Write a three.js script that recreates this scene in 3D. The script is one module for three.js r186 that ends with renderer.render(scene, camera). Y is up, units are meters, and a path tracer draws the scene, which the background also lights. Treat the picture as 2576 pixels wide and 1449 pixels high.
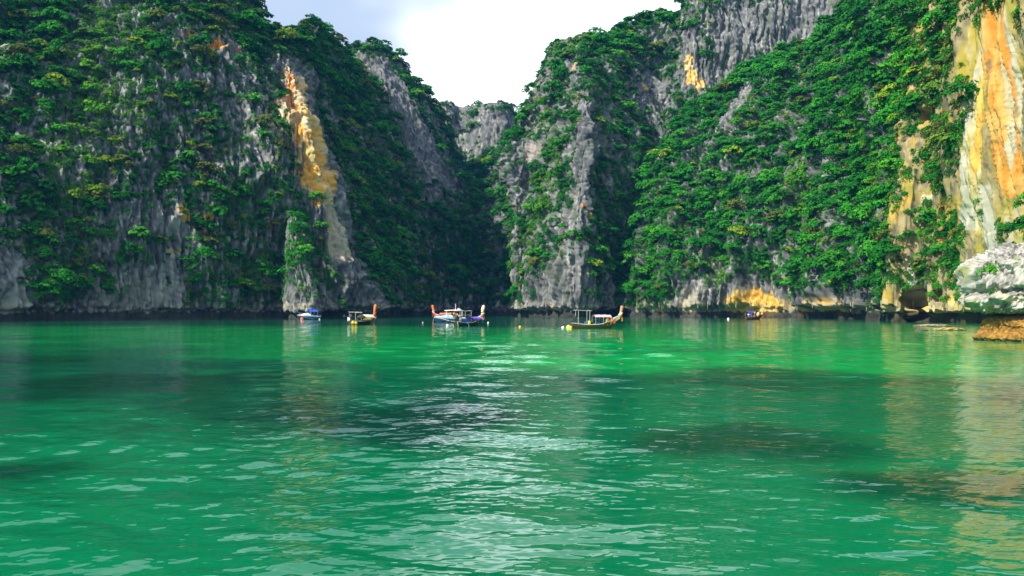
import * as THREE from 'three';
import { mergeGeometries } from 'three/addons/utils/BufferGeometryUtils.js';

// ------------------------------------------------------------------ renderer, camera, sky, sun, exposure
const renderer = new THREE.WebGLRenderer({ antialias: true });
renderer.setSize(1024, 576);
renderer.toneMapping = THREE.LinearToneMapping;
renderer.toneMappingExposure = 1.48;
renderer.shadowMap.enabled = true;
const scene = new THREE.Scene();
const EYE = 3.2;                                              // metres above the water
const camera = new THREE.PerspectiveCamera(36, 1024 / 576, 0.5, 6000);
camera.position.set(0, EYE, 0);
camera.lookAt(0, EYE, -100);
camera.setViewOffset(1024, 576, 0, -20.5, 1024, 576);         // lens shift: the horizon lies a little below the middle
scene.add(camera);

const SUN = new THREE.Vector3(-0.61, 0.68, 0.46).normalize();
const sun = new THREE.DirectionalLight(new THREE.Color(1.0, 0.92, 0.78), 5.0);
sun.position.copy(SUN).multiplyScalar(900);
sun.target.position.set(0, 0, -200);
sun.position.add(sun.target.position);
sun.castShadow = true;
Object.assign(sun.shadow.camera, { left: -420, right: 420, top: 420, bottom: -420, near: 10, far: 2400 });
sun.shadow.mapSize.set(4096, 4096);
sun.shadow.radius = 1.5;
scene.add(sun, sun.target);

// ------------------------------------------------------------------ random numbers and noise
function rng(seed) { let s = seed >>> 0; return () => { s = (s + 0x6D2B79F5) >>> 0; let t = s; t = Math.imul(t ^ (t >>> 15), t | 1); t ^= t + Math.imul(t ^ (t >>> 7), t | 61); return ((t ^ (t >>> 14)) >>> 0) / 4294967296; }; }
const PERM = new Uint8Array(512), GX = new Float32Array(256), GY = new Float32Array(256), GZ = new Float32Array(256);
{
  const r = rng(77), p = Array.from({ length: 256 }, (_, i) => i);
  for (let i = 255; i > 0; i--) { const j = Math.floor(r() * (i + 1)); [p[i], p[j]] = [p[j], p[i]]; }
  for (let i = 0; i < 512; i++) PERM[i] = p[i & 255];
  for (let i = 0; i < 256; i++) { const z = r() * 2 - 1, a = r() * 6.2832, q = Math.sqrt(1 - z * z); GX[i] = q * Math.cos(a); GY[i] = q * Math.sin(a); GZ[i] = z; }
}
function noise(x, y, z) {                                     // gradient noise, about -1 .. 1
  const X = Math.floor(x), Y = Math.floor(y), Z = Math.floor(z);
  x -= X; y -= Y; z -= Z;
  const u = x * x * x * (x * (x * 6 - 15) + 10), v = y * y * y * (y * (y * 6 - 15) + 10), w = z * z * z * (z * (z * 6 - 15) + 10);
  const A = PERM[X & 255], B = PERM[(X + 1) & 255];
  const AA = PERM[A + (Y & 255)], AB = PERM[A + ((Y + 1) & 255)], BA = PERM[B + (Y & 255)], BB = PERM[B + ((Y + 1) & 255)];
  const z0 = Z & 255, z1 = (Z + 1) & 255;
  let h;
  h = PERM[AA + z0]; const a = GX[h] * x + GY[h] * y + GZ[h] * z;
  h = PERM[BA + z0]; const b = GX[h] * (x - 1) + GY[h] * y + GZ[h] * z;
  h = PERM[AB + z0]; const c = GX[h] * x + GY[h] * (y - 1) + GZ[h] * z;
  h = PERM[BB + z0]; const d = GX[h] * (x - 1) + GY[h] * (y - 1) + GZ[h] * z;
  h = PERM[AA + z1]; const e = GX[h] * x + GY[h] * y + GZ[h] * (z - 1);
  h = PERM[BA + z1]; const f = GX[h] * (x - 1) + GY[h] * y + GZ[h] * (z - 1);
  h = PERM[AB + z1]; const g = GX[h] * x + GY[h] * (y - 1) + GZ[h] * (z - 1);
  h = PERM[BB + z1]; const i = GX[h] * (x - 1) + GY[h] * (y - 1) + GZ[h] * (z - 1);
  const l0 = a + u * (b - a), l1 = c + u * (d - c), l2 = e + u * (f - e), l3 = g + u * (i - g), m0 = l0 + v * (l1 - l0), m1 = l2 + v * (l3 - l2);
  return 1.6 * (m0 + w * (m1 - m0));
}
function fbm(x, y, z, n = 4) { let s = 0, a = 1, t = 0; for (let i = 0; i < n; i++) { s += a * noise(x, y, z); t += a; a *= 0.5; x = x * 2.03 + 7.1; y = y * 2.03 + 3.7; z = z * 2.03 + 1.3; } return s / t; }
const ridge = (n) => 1 - Math.abs(n) * 2;
const sstep = (a, b, x) => { const t = Math.min(1, Math.max(0, (x - a) / (b - a))); return t * t * (3 - 2 * t); };
const mix = (a, b, t) => a + (b - a) * t;
const mix3 = (a, b, t) => [mix(a[0], b[0], t), mix(a[1], b[1], t), mix(a[2], b[2], t)];

const SKYX = 31.51, SKYZ = 55.37;
// ------------------------------------------------------------------ sky: broken white cloud over blue, one computed dome
{
  const W = 1024, H = 512, data = new Float32Array(W * H * 4);
  for (let j = 0; j < H; j++) for (let i = 0; i < W; i++) {
    const lat = ((j + 0.5) / H - 0.5) * Math.PI, lon = ((i + 0.5) / W - 0.5) * 2 * Math.PI;
    const y = Math.sin(lat), x = Math.cos(lat) * Math.cos(lon), z = Math.cos(lat) * Math.sin(lon);
    let c;
    if (y > -0.02) {
      const e = Math.max(y, 0) + 0.14, px = x / e, pz = z / e;                     // a cloud layer overhead, seen in perspective
      const n = fbm(px * 0.62 + SKYX, 1.7, pz * 0.62 + SKYZ, 5) + 0.2 * fbm(px * 2.3, 5.5, pz * 2.3, 3);
      const cover = sstep(0.0, 0.30, n), veil = 0.25 + 0.75 * sstep(-0.5, 0.1, n);
      const blue = mix3([0.46, 0.58, 0.75], [0.06, 0.165, 0.44], Math.pow(Math.max(y, 0), 0.5));
      const tone = 0.50 + 0.50 * sstep(-0.35, 0.5, fbm(px * 1.3 + 9, 8.5, pz * 1.3, 4)) + 0.5 * sstep(0.1, 0.7, n);
      c = mix3(mix3(blue, [0.54, 0.62, 0.72], 0.6 * veil), [1.60 * tone, 1.70 * tone, 1.83 * tone], cover);
    } else c = [0.05, 0.16, 0.12];
    data.set([c[0], c[1], c[2], 1], (j * W + i) * 4);
  }
  const t = new THREE.DataTexture(data, W, H, THREE.RGBAFormat, THREE.FloatType);
  t.mapping = THREE.EquirectangularReflectionMapping; t.magFilter = THREE.LinearFilter; t.needsUpdate = true;
  scene.background = t; scene.environment = t;
  scene.backgroundIntensity = 1; scene.environmentIntensity = 1;
}

// ------------------------------------------------------------------ helpers for named things
const used = new Map();
function numbered(name) { const n = used.get(name) ?? 0; used.set(name, n + 1); return n ? name + '_' + String(n).padStart(3, '0') : name; }
function info(o, label, category, group, kind) { o.userData.label = label; if (category) o.userData.category = category; if (group) o.userData.group = group; if (kind) o.userData.kind = kind; return o; }
function thing(name, label, category, pos = [0, 0, 0], turn = 0, group, kind) { const o = new THREE.Group(); o.name = numbered(name); o.position.set(...pos); o.rotation.y = turn; scene.add(o); return info(o, label, category, group, kind); }
function part(parent, name, geo, mat) { const m = new THREE.Mesh(geo, mat); m.name = name; m.castShadow = m.receiveShadow = true; parent.add(m); return m; }
// a place measured on a 2576 px wide print of the view, at a given distance, as a point of the world
const FOC = 2229, CX = 1288, HY = 776;
const at = (X, Y, d) => [(X - CX) / FOC * d, EYE + (HY - Y) / FOC * d, -d];
const proj = (p) => [CX + p[0] / -p[2] * FOC, HY - (p[1] - EYE) / -p[2] * FOC];

// ------------------------------------------------------------------ cliffs
// A cliff is a sheet through control points (columns from left to right, each from below the water up to the ridge and down behind it), given real relief.
function cliff(spec) {
  const cols = spec.cols, R = cols[0][0].length;
  const ctrl = cols.map(([X, Y, d]) => {
    const pts = X.map((x, k) => { if (Y[k] === null) { const p = at(x, HY, d[k]); p[1] = -2; return p; } return at(x, Y[k], d[k]); });
    const T = pts[R - 1], L = Math.hypot(T[0], T[2]), back = (m, y) => [T[0] * (1 + m / L), y, T[2] * (1 + m / L)];
    pts.push(back(7, T[1] + 0.5), back(spec.back ?? 40, T[1] * 0.72), back((spec.back ?? 40) + 25, -2));
    return pts;
  });
  const U = ctrl.length, V = R + 3, step = spec.step ?? 2.6;
  const cr = (a, b, c, d, t) => 0.5 * (2 * b + (c - a) * t + (2 * a - 5 * b + 4 * c - d) * t * t + (3 * b - a - 3 * c + d) * t * t * t);
  const us = [], vs = [];
  for (let i = 0; i < U - 1; i++) {
    let m = 0;
    for (let k = 0; k < R; k++) { const a = proj(ctrl[i][k]), b = proj(ctrl[i + 1][k]); m = Math.max(m, Math.min(Math.abs(a[0] - b[0]) + 0.25 * Math.abs(ctrl[i][k][2] - ctrl[i + 1][k][2]) / ctrl[i][k][2] * -FOC * 0.3, 500)); }
    const off = ctrl[i].every((p) => proj(p)[0] < -40) || ctrl[i + 1].every((p) => proj(p)[0] > 2620) ? 4 : 1;
    const n = Math.max(3, Math.ceil(m / step / off));
    for (let s = 0; s < n; s++) us.push(i + s / n);
  }
  us.push(U - 1);
  for (let k = 0; k < V - 1; k++) {
    let m = 0;
    for (let i = 0; i < U; i++) { const a = proj(ctrl[i][k]), b = proj(ctrl[i][k + 1]); m = Math.max(m, Math.min(Math.abs(a[1] - b[1]), 400)); }
    const n = k >= R ? 5 : k === R - 1 ? 8 : Math.max(3, Math.ceil(m / step));
    for (let s = 0; s < n; s++) vs.push(k + s / n);
  }
  vs.push(V - 1);
  const nu = us.length, nv = vs.length, base = new Float32Array(nu * nv * 3), pos = new Float32Array(nu * nv * 3), col = new Float32Array(nu * nv * 3);
  const cl = (n, m) => Math.min(m - 1, Math.max(0, n));
  for (let a = 0; a < nu; a++) {
    const i = Math.min(U - 2, Math.floor(us[a])), tu = us[a] - i;
    const line = [];
    for (let k = 0; k < V; k++) { const P = [0, 1, 2, 3].map((o) => ctrl[cl(i - 1 + o, U)][k]); line.push([0, 1, 2].map((c) => cr(P[0][c], P[1][c], P[2][c], P[3][c], tu))); }
    for (let b = 0; b < nv; b++) {
      const k = Math.min(V - 2, Math.floor(vs[b])), tv = vs[b] - k, P = [0, 1, 2, 3].map((o) => line[cl(k - 1 + o, V)]), q = (a * nv + b) * 3;
      for (let c = 0; c < 3; c++) base[q + c] = cr(P[0][c], P[1][c], P[2][c], P[3][c], tv);
    }
  }
  const nor = new Float32Array(nu * nv * 3);
  let sign = 0;
  for (let a = 0; a < nu; a++) for (let b = 0; b < nv; b++) {
    const g = (aa, bb, c) => base[(cl(aa, nu) * nv + cl(bb, nv)) * 3 + c], q = (a * nv + b) * 3;
    const ux = g(a + 2, b, 0) - g(a - 2, b, 0), uy = g(a + 2, b, 1) - g(a - 2, b, 1), uz = g(a + 2, b, 2) - g(a - 2, b, 2), vx = g(a, b + 2, 0) - g(a, b - 2, 0), vy = g(a, b + 2, 1) - g(a, b - 2, 1), vz = g(a, b + 2, 2) - g(a, b - 2, 2);
    let x = uy * vz - uz * vy, y = uz * vx - ux * vz, z = ux * vy - uy * vx; const l = Math.hypot(x, y, z) || 1;
    nor[q] = x / l; nor[q + 1] = y / l; nor[q + 2] = z / l;
    if (vs[b] < R - 1) sign += -(x * base[q] + y * (base[q + 1] - EYE) + z * base[q + 2]) / l > 0 ? 1 : -1;
  }
  const DR = spec.drape ?? 1, S = sign >= 0 ? 1 : -1, rel = spec.relief ?? 1, sc = spec.scale ?? 1;
  const find = (X, Y) => { let best = 1e9, k = 0; for (let a = 0; a < nu; a += 2) for (let b = 0; b < nv; b += 2) { if (vs[b] > R - 1) continue; const q = (a * nv + b) * 3, d = -base[q + 2], e = (CX + base[q] / d * FOC - X) ** 2 + (HY - (base[q + 1] - EYE) / d * FOC - Y) ** 2; if (e < best) { best = e; k = q; } } return [base[k], base[k + 1], base[k + 2]]; };
  // chains of places on the rock with a radius each: where the rock is bare, overgrown or stained
  const ZW = spec.zw ?? 0.7;
  const chain = (pts) => pts.map(([X, Y, r]) => { const p = find(X, Y); return [p[0], p[1], p[2], r / FOC * -p[2]]; });
  const inChain = (c, x, y, z) => {
    let m = 1e9;
    for (let i = 0; i < c.length; i++) {
      const A = c[i], B = c[Math.min(i + 1, c.length - 1)];
      const dx = B[0] - A[0], dy = B[1] - A[1], dz = B[2] - A[2], l = dx * dx + dy * dy + dz * dz, t = l ? Math.min(1, Math.max(0, ((x - A[0]) * dx + (y - A[1]) * dy + (z - A[2]) * dz) / l)) : 0;
      m = Math.min(m, Math.hypot(x - A[0] - t * dx, y - A[1] - t * dy, (z - A[2] - t * dz) * ZW) / mix(A[3], B[3], t));
    }
    return m;
  };
  const stains = (spec.stains ?? []).map((s) => ({ ...s, c: chain(s.at) })), bare = (spec.bare ?? []).map((s) => ({ ...s, c: chain(s.at) })), caves = (spec.caves ?? []).map((s) => ({ ...s, c: chain(s.at) }));
  for (let a = 0; a < nu; a++) for (let b = 0; b < nv; b++) {
    const q = (a * nv + b) * 3, x = base[q], y = base[q + 1], z = base[q + 2], wob = 0.6 * noise(x / 9, y / 14, z / 9), back = vs[b] >= R;
    const top = 1 - 0.75 * sstep(R - 2.2, R - 1, vs[b]);
    let h = top * (4.2 * (spec.bulge ?? 1) * fbm(x / 24, y / 34, z / 24, 2) + 1.8 * (spec.gully ?? 1) * (ridge(noise(x / 7 + wob, y / 38 + 5, z / 7)) - 0.5)) + 1.0 * (ridge(noise(x / 2.7 / sc + wob, y / 17 / sc / DR, z / 2.7 / sc)) - 0.4) + 0.75 * (ridge(noise(x / 1.05 / sc, y / 6.5 / sc / DR + 9, z / 1.05 / sc)) - 0.4) + 0.6 / DR * noise(x / 13, y / 3.4 + wob, z / 13) + 0.5 / DR * noise(x / 0.62, y / 1.5, z / 0.62) + 0.3 / DR * sstep(0.1, 0.3, noise(x / 2.2 + 8, y / 2.6, z / 2.2));
    const cr1 = Math.pow(1 - Math.min(1, Math.abs(noise(x / 3.4 / sc + wob, y / 26, z / 3.4 / sc + 4))), 9), cr2 = Math.pow(1 - Math.min(1, Math.abs(noise(x / 7 + 2, y / 2.9 + wob, z / 7))), 12);
    h -= (1.7 * cr1 + 0.5 * cr2) * (spec.crack ?? 1);
    h *= rel;
    if (!back) {
      const roof = (spec.roof ?? 3.0) + 1.1 * noise(x / 8, 3, z / 8) + 1.0 * noise(x / 1.3, 6, z / 1.3);
      const under = 1 - sstep(roof - 0.15, roof + 0.35, y);
      h = mix(h, 0.35 * h - (spec.notch ?? 2.6) + 1.1 * noise(x / 4, y / 3, z / 4), under);
      for (const c of caves) { const m = inChain(c.c, x, y, z) + 0.5 * noise(x / 1.1, y / 3.5, z / 1.1) + 0.35 * noise(x / 3, y / 3, z / 3); h -= c.deep * sstep(1.05, 0.75, m); }
    }
    pos[q] = x + S * nor[q] * h; pos[q + 1] = Math.max(-2, y + S * nor[q + 1] * h * 0.7); pos[q + 2] = z + S * nor[q + 2] * h;
    // colour of the stone: lime streaks, dark algae, ochre stains, moss
    const s1 = noise(x / 1.1, y / 15, z / 1.1), s2 = fbm(x / 8, y / 16, z / 8, 3), s3 = noise(x / 0.5, y / 2.6, z / 0.5), s4 = noise(x / 2.6, y / 8 + 3, z / 2.6);
    const s5 = noise(x / 0.7, y / 9, z / 0.7); let t = 0.44 + 0.5 * s2 + 0.34 * s1 + 0.3 * s3 + 0.36 * s5;
    let c = t < 0.5 ? mix3(spec.dark, spec.mid, sstep(0.0, 0.5, t)) : mix3(spec.mid, spec.light, sstep(0.5, 1.05, t));
    const alg = sstep(0.80, 0.97, 1 - Math.abs(noise(x / 1.9 + wob, y / 34 + 2, z / 1.9))) * sstep(-0.3, 0.3, s2 + 0.5 * s4);
    c = mix3(c, [0.022, 0.024, 0.026], (spec.alg ?? 0.7) * alg);
    const moss = (spec.moss ?? 0.3) * sstep(0.0, 0.5, fbm(x / 5 + 3, y / 7, z / 5 + 8, 3));
    c = mix3(c, spec.mossCol ?? [0.06, 0.10, 0.025], moss);
    if (spec.wash) { const w = spec.wash(x, y, z, s1, s2, s4); c = mix3(c, w[1], w[0]); }
    for (const s of stains) {
      const m = inChain(s.c, x, y, z); if (m > 1.8) continue;
      const k = s.amt * sstep(1.15, 0.7, m + 0.6 * noise(x / 1.5, y / 14 + 4, z / 1.5) + 0.4 * noise(x / 0.7, y / 6, z / 0.7));
      if (k > 0) { const w = sstep(-0.35, 0.45, s1 + 0.6 * s4 + 0.5 * s3 + 0.5 * s5); c = mix3(c, mix3(s.col, s.col2 ?? s.col, w), k); }
    }
    if (y < 2.4 + 0.8 * noise(x / 1.5, 2, z / 1.5)) c = mix3(c, [0.022, 0.024, 0.018], 0.9);          // near-black stone in the notch along the waterline
    else if (y < 5 + 2.2 * noise(x / 3, 9, z / 3)) c = mix3(c, spec.band ?? [0.34, 0.32, 0.25], 0.6 * sstep(-0.4, 0.4, s1 + s3));
    col.set(c, q);
  }
  const idx = [];
  for (let a = 0; a < nu - 1; a++) for (let b = 0; b < nv - 1; b++) { const p = a * nv + b; if (S > 0) idx.push(p, p + nv, p + 1, p + 1, p + nv, p + nv + 1); else idx.push(p, p + 1, p + nv, p + 1, p + nv + 1, p + nv); }
  const g = new THREE.BufferGeometry();
  g.setAttribute('position', new THREE.BufferAttribute(pos, 3)); g.setAttribute('color', new THREE.BufferAttribute(col, 3)); g.setIndex(new THREE.BufferAttribute(Uint32Array.from(idx), 1));
  g.computeVertexNormals();
  const m = new THREE.Mesh(g, ROCK); m.name = numbered('cliff'); m.castShadow = m.receiveShadow = true; scene.add(m);
  info(m, spec.label, 'cliff', null, 'structure');
  return { spec, g, pos, nrm: g.attributes.normal.array, base, nu, nv, vs, R, bare, inChain, find, mesh: m };
}
const ROCK = new THREE.MeshStandardMaterial({ vertexColors: true, roughness: 0.95, name: 'limestone' });
const GREY = { dark: [0.045, 0.050, 0.055], mid: [0.15, 0.158, 0.162], light: [0.44, 0.43, 0.40] };
const ORANGE = [0.58, 0.20, 0.035], OCHRE = [0.66, 0.38, 0.06], CREAM = [0.58, 0.47, 0.28], YELLOW = [0.55, 0.42, 0.05], RUST = [0.34, 0.10, 0.04];
const N = null;

const STALACTITE = new THREE.MeshStandardMaterial({ color: new THREE.Color().setRGB(0.34, 0.31, 0.20), roughness: 0.9, name: 'dripstone' });
function dripstone(c, n, seed) {                              // stalactites along the lip of the wave-cut notch
  const r = rng(seed), { pos, nrm, nu, nv } = c, list = [];
  while (list.length < n) {
    const a = Math.floor(r() * nu); let b = 0; while (b < nv - 1 && pos[(a * nv + b) * 3 + 1] < 3.7 + r()) b++;
    const q = (a * nv + b) * 3, h = 1.0 + 2.2 * r() * r(), w = 0.16 + 0.3 * r(), X = CX + pos[q] / -pos[q + 2] * FOC;
    if (X < -100 || X > 2700) { n--; continue; }
    const g = new THREE.LatheGeometry([[0, -h], [w * 0.25, -h * 0.8], [w * 0.5, -h * 0.4], [w * 0.75, 0], [w * 0.8, h * 0.5]].map(([x, y]) => new THREE.Vector2(x, y)), 6);
    g.translate(pos[q] - nrm[q] * w * 0.3, pos[q + 1] + 0.2, pos[q + 2] - nrm[q + 2] * w * 0.3); list.push(g);
  }
  const m = part(c.mesh, 'stalactites', mergeGeometries(list), STALACTITE); m.userData.kind = 'stuff';
}
const cliffs = {};
cliffs.left = cliff({
  label: 'tall left-hand limestone cliff with an orange streak, dark at its foot', ...GREY, veg: 0.37, moss: 0.75, mossCol: [0.035, 0.062, 0.022], bulge: 1.4, gully: 1.3,
  cols: [
    [[-760, -760, -760, -740, -720, -690, -640, -600], [N, 720, 580, 420, 250, 80, -80, -220], [172, 175, 180, 190, 206, 226, 250, 275]],
    [[-300, -300, -300, -290, -280, -260, -240, -220], [N, 720, 580, 420, 250, 80, -80, -210], [196, 199, 204, 212, 226, 244, 266, 290]],
    [[0, 0, 0, 0, 10, 20, 30, 40], [N, 720, 580, 420, 250, 80, -80, -200], [219, 221, 226, 233, 246, 262, 283, 305]],
    [[200, 200, 200, 205, 215, 225, 235, 245], [N, 710, 570, 410, 240, 80, -80, -190], [238, 239, 243, 249, 260, 275, 294, 314]],
    [[400, 400, 400, 400, 400, 400, 400, 400], [N, 710, 570, 420, 270, 120, -30, -170], [254, 255, 257, 261, 268, 278, 293, 310]],
    [[570, 570, 565, 560, 555, 550, 545, 540], [N, 710, 580, 440, 300, 165, 40, -85], [268, 268, 269, 272, 277, 285, 296, 310]],
    [[690, 690, 685, 675, 668, 662, 645, 612], [N, 715, 590, 460, 340, 225, 120, 8], [278, 278, 278, 280, 284, 290, 299, 311]],
    [[790, 780, 765, 745, 728, 715, 690, 662], [N, 720, 600, 480, 370, 265, 165, 55], [289, 287, 286, 287, 289, 293, 300, 312]],
    [[885, 868, 845, 818, 792, 770, 742, 712], [N, 720, 610, 500, 395, 290, 190, 105], [296, 294, 292, 292, 293, 296, 302, 314]],
    [[968, 935, 890, 862, 838, 812, 790, 765], [N, 720, 615, 505, 400, 295, 180, 82], [302, 304, 308, 310, 314, 318, 322, 330]],
    [[985, 960, 925, 900, 880, 855, 832, 805], [N, 715, 610, 500, 395, 290, 180, 88], [318, 324, 330, 334, 340, 345, 352, 360]],
    [[1035, 1022, 1005, 985, 965, 935, 900, 860], [N, 700, 595, 490, 390, 290, 205, 143], [352, 357, 363, 370, 376, 384, 392, 402]],
    [[1100, 1095, 1085, 1060, 1030, 985, 940, 900], [N, 690, 580, 480, 390, 300, 230, 180], [384, 390, 396, 402, 410, 418, 426, 436]],
  ],
  bare: [
    { at: [[760, 190, 60], [790, 330, 70], [820, 480, 60], [850, 600, 40], [885, 690, 35]], v: -1.2 }, { at: [[640, 200, 50], [640, 380, 50]], v: -0.3 }, { at: [[500, 330, 60]], v: -0.15 }, { at: [[600, 470, 80], [700, 480, 50]], v: 0.45 },
    { at: [[350, 520, 60], [330, 640, 65], [320, 750, 100]], v: -0.65 }, { at: [[440, 560, 40], [430, 660, 35], [410, 745, 80]], v: -0.9 }, { at: [[240, 750, 30]], v: -0.4 }, { at: [[130, 740, 60], [560, 740, 60], [570, 620, 60], [200, 620, 50]], v: 0.6 }, { at: [[920, 730, 50]], v: -0.85 }, { at: [[30, 640, 35], [35, 760, 40]], v: -0.9 },
    { at: [[540, 110, 40], [480, 100, 30]], v: -0.7 }, { at: [[560, 240, 70]], v: -0.3 },
    { at: [[150, 420, 150], [220, 220, 150], [120, 80, 100]], v: 0.75 }, { at: [[330, 60, 120]], v: 0.35 }, { at: [[560, 20, 90]], v: 0.5 }, { at: [[640, 690, 70], [520, 660, 60]], v: 0.6 }, { at: [[470, 420, 60]], v: 0.4 }, { at: [[900, 400, 40], [960, 600, 60], [930, 520, 40]], v: 0.8 }, { at: [[870, 250, 60]], v: 0.6 }, { at: [[780, 110, 40]], v: 0.7 }, { at: [[130, 640, 90]], v: 0.35 },
  ],
  stains: [
    { at: [[735, 180, 20], [745, 260, 42], [768, 330, 40], [745, 345, 28]], col: ORANGE, col2: CREAM, amt: 0.95 },
    { at: [[765, 200, 18], [778, 300, 26], [797, 380, 34]], col: OCHRE, col2: CREAM, amt: 0.9 },
    { at: [[785, 350, 28], [797, 430, 42], [814, 500, 28]], col: [0.68, 0.33, 0.025], col2: [0.58, 0.44, 0.17], amt: 0.97 },
    { at: [[820, 500, 20], [840, 570, 22], [858, 640, 22]], col: [0.42, 0.38, 0.28], col2: CREAM, amt: 0.8 },
    { at: [[690, 260, 16], [700, 320, 24]], col: [0.45, 0.38, 0.25], col2: CREAM, amt: 0.8 }, { at: [[545, 112, 18]], col: ORANGE, col2: OCHRE, amt: 0.95 }, { at: [[478, 98, 15]], col: RUST, col2: ORANGE, amt: 0.8 }, { at: [[598, 125, 8]], col: RUST, col2: ORANGE, amt: 0.8 },
    { at: [[628, 250, 7]], col: OCHRE, col2: CREAM, amt: 0.9 }, { at: [[462, 525, 13], [466, 545, 12]], col: OCHRE, col2: ORANGE, amt: 1 }, { at: [[521, 540, 10], [521, 575, 12]], col: OCHRE, col2: ORANGE, amt: 1 }, { at: [[441, 628, 13]], col: OCHRE, col2: YELLOW, amt: 1 }, { at: [[440, 560, 15], [432, 650, 15], [415, 740, 30]], col: [0.34, 0.36, 0.32], amt: 0.6 },
    { at: [[608, 792, 8]], col: OCHRE, col2: YELLOW, amt: 0.9 }, { at: [[288, 425, 8]], col: ORANGE, amt: 0.8 }, { at: [[340, 740, 70]], col: [0.36, 0.37, 0.31], amt: 0.35 }, { at: [[50, 660, 14], [45, 760, 25]], col: [0.34, 0.36, 0.31], amt: 0.6 },
  ],
});
cliffs.backLeft = cliff({
  label: 'bluish pointed cliff behind the orange-streaked one, sloping down to the valley', ...GREY, veg: 0.06, moss: 0.6, mossCol: [0.035, 0.062, 0.022], step: 3, notch: 1.5,
  cols: [
    [[800, 800, 810, 820, 830, 840, 845, 850], [N, 690, 570, 450, 350, 260, 200, 165], [440, 445, 450, 455, 460, 465, 470, 475]],
    [[900, 900, 895, 890, 885, 880, 880, 880], [N, 690, 570, 450, 340, 250, 185, 140], [415, 418, 421, 425, 430, 436, 442, 448]],
    [[960, 955, 950, 945, 935, 925, 918, 910], [N, 690, 570, 450, 340, 245, 175, 122], [402, 405, 409, 414, 420, 427, 435, 444]],
    [[1030, 1025, 1020, 1010, 995, 980, 965, 950], [N, 690, 575, 460, 350, 255, 185, 124], [396, 399, 403, 409, 416, 424, 433, 444]],
    [[1080, 1075, 1068, 1055, 1040, 1022, 1005, 988], [N, 690, 580, 470, 370, 280, 210, 147], [394, 398, 403, 410, 418, 427, 437, 448]],
    [[1125, 1122, 1115, 1105, 1092, 1078, 1065, 1055], [N, 695, 595, 500, 415, 345, 285, 232], [396, 400, 406, 413, 421, 430, 440, 452]],
    [[1165, 1162, 1158, 1150, 1140, 1130, 1118, 1108], [N, 700, 615, 540, 475, 415, 360, 312], [404, 410, 417, 424, 432, 441, 451, 462]],
    [[1200, 1200, 1196, 1190, 1182, 1172, 1160, 1150], [N, 710, 640, 580, 525, 475, 435, 405], [414, 420, 427, 434, 442, 451, 461, 472]],
    [[1225, 1228, 1228, 1226, 1222, 1216, 1208, 1200], [N, 715, 650, 590, 540, 490, 450, 425], [418, 424, 431, 438, 447, 456, 466, 476]],
    [[1262, 1264, 1265, 1265, 1262, 1258, 1254, 1250], [N, 712, 645, 580, 520, 470, 425, 392], [412, 419, 427, 435, 444, 454, 464, 475]],
    [[1310, 1312, 1314, 1316, 1318, 1320, 1322, 1325], [N, 710, 640, 570, 510, 455, 405, 370], [405, 413, 421, 430, 440, 450, 461, 472]],
    [[1370, 1370, 1370, 1370, 1370, 1370, 1370, 1370], [N, 710, 640, 570, 510, 455, 400, 350], [410, 418, 426, 435, 445, 455, 466, 478]],
  ],
  bare: [{ at: [[905, 150, 22], [918, 185, 22]], v: -1.5 }, { at: [[990, 230, 40], [1055, 350, 55], [1110, 440, 40]], v: -1.0 }, { at: [[1020, 480, 80], [1080, 560, 50]], v: -0.5 }, { at: [[945, 160, 24], [985, 200, 26]], v: -0.7 }, { at: [[1140, 640, 110], [1240, 600, 60], [1250, 700, 60], [1230, 470, 50]], v: 0.9 }, { at: [[930, 330, 70], [930, 470, 70]], v: 0.6 }, { at: [[1075, 745, 22]], v: -1.0 }],
  stains: [{ at: [[893, 155, 10], [912, 180, 16], [925, 205, 10]], col: [0.62, 0.58, 0.50], col2: CREAM, amt: 0.9 }],
});
cliffs.far = cliff({
  label: 'pale grey table-topped cliff far at the back of the gap under the sky', ...GREY, alg: 0.3, veg: -0.12, moss: 0.4, step: 2.6, back: 25, notch: 0, relief: 0.8,
  cols: [
    [[1010, 1010, 1010, 1010, 1010], [N, 600, 480, 380, 290], [530, 530, 530, 532, 536]],
    [[1085, 1085, 1085, 1085, 1085], [N, 590, 460, 350, 272], [528, 528, 528, 530, 536]],
    [[1125, 1125, 1125, 1125, 1122], [N, 590, 455, 345, 268], [526, 526, 526, 528, 534]],
    [[1160, 1160, 1160, 1160, 1160], [N, 590, 460, 350, 282], [530, 530, 530, 533, 540]],
    [[1200, 1200, 1200, 1202, 1206], [N, 590, 450, 345, 274], [522, 522, 523, 526, 532]],
    [[1245, 1245, 1245, 1245, 1245], [N, 590, 450, 345, 270], [518, 518, 519, 521, 526]],
    [[1288, 1288, 1287, 1286, 1283], [N, 590, 450, 345, 273], [522, 522, 523, 524, 528]],
    [[1312, 1312, 1310, 1306, 1298], [N, 590, 460, 370, 298], [545, 545, 545, 546, 548]],
    [[1380, 1380, 1380, 1375, 1365], [N, 590, 460, 390, 325], [580, 580, 580, 580, 580]],
  ],
  bare: [{ at: [[1140, 290, 30]], v: 0.4 }, { at: [[1220, 278, 40], [1270, 275, 20]], v: 0.35 }, { at: [[1190, 420, 40]], v: 0.8 }, { at: [[1250, 340, 40]], v: -1 }],
});
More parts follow.
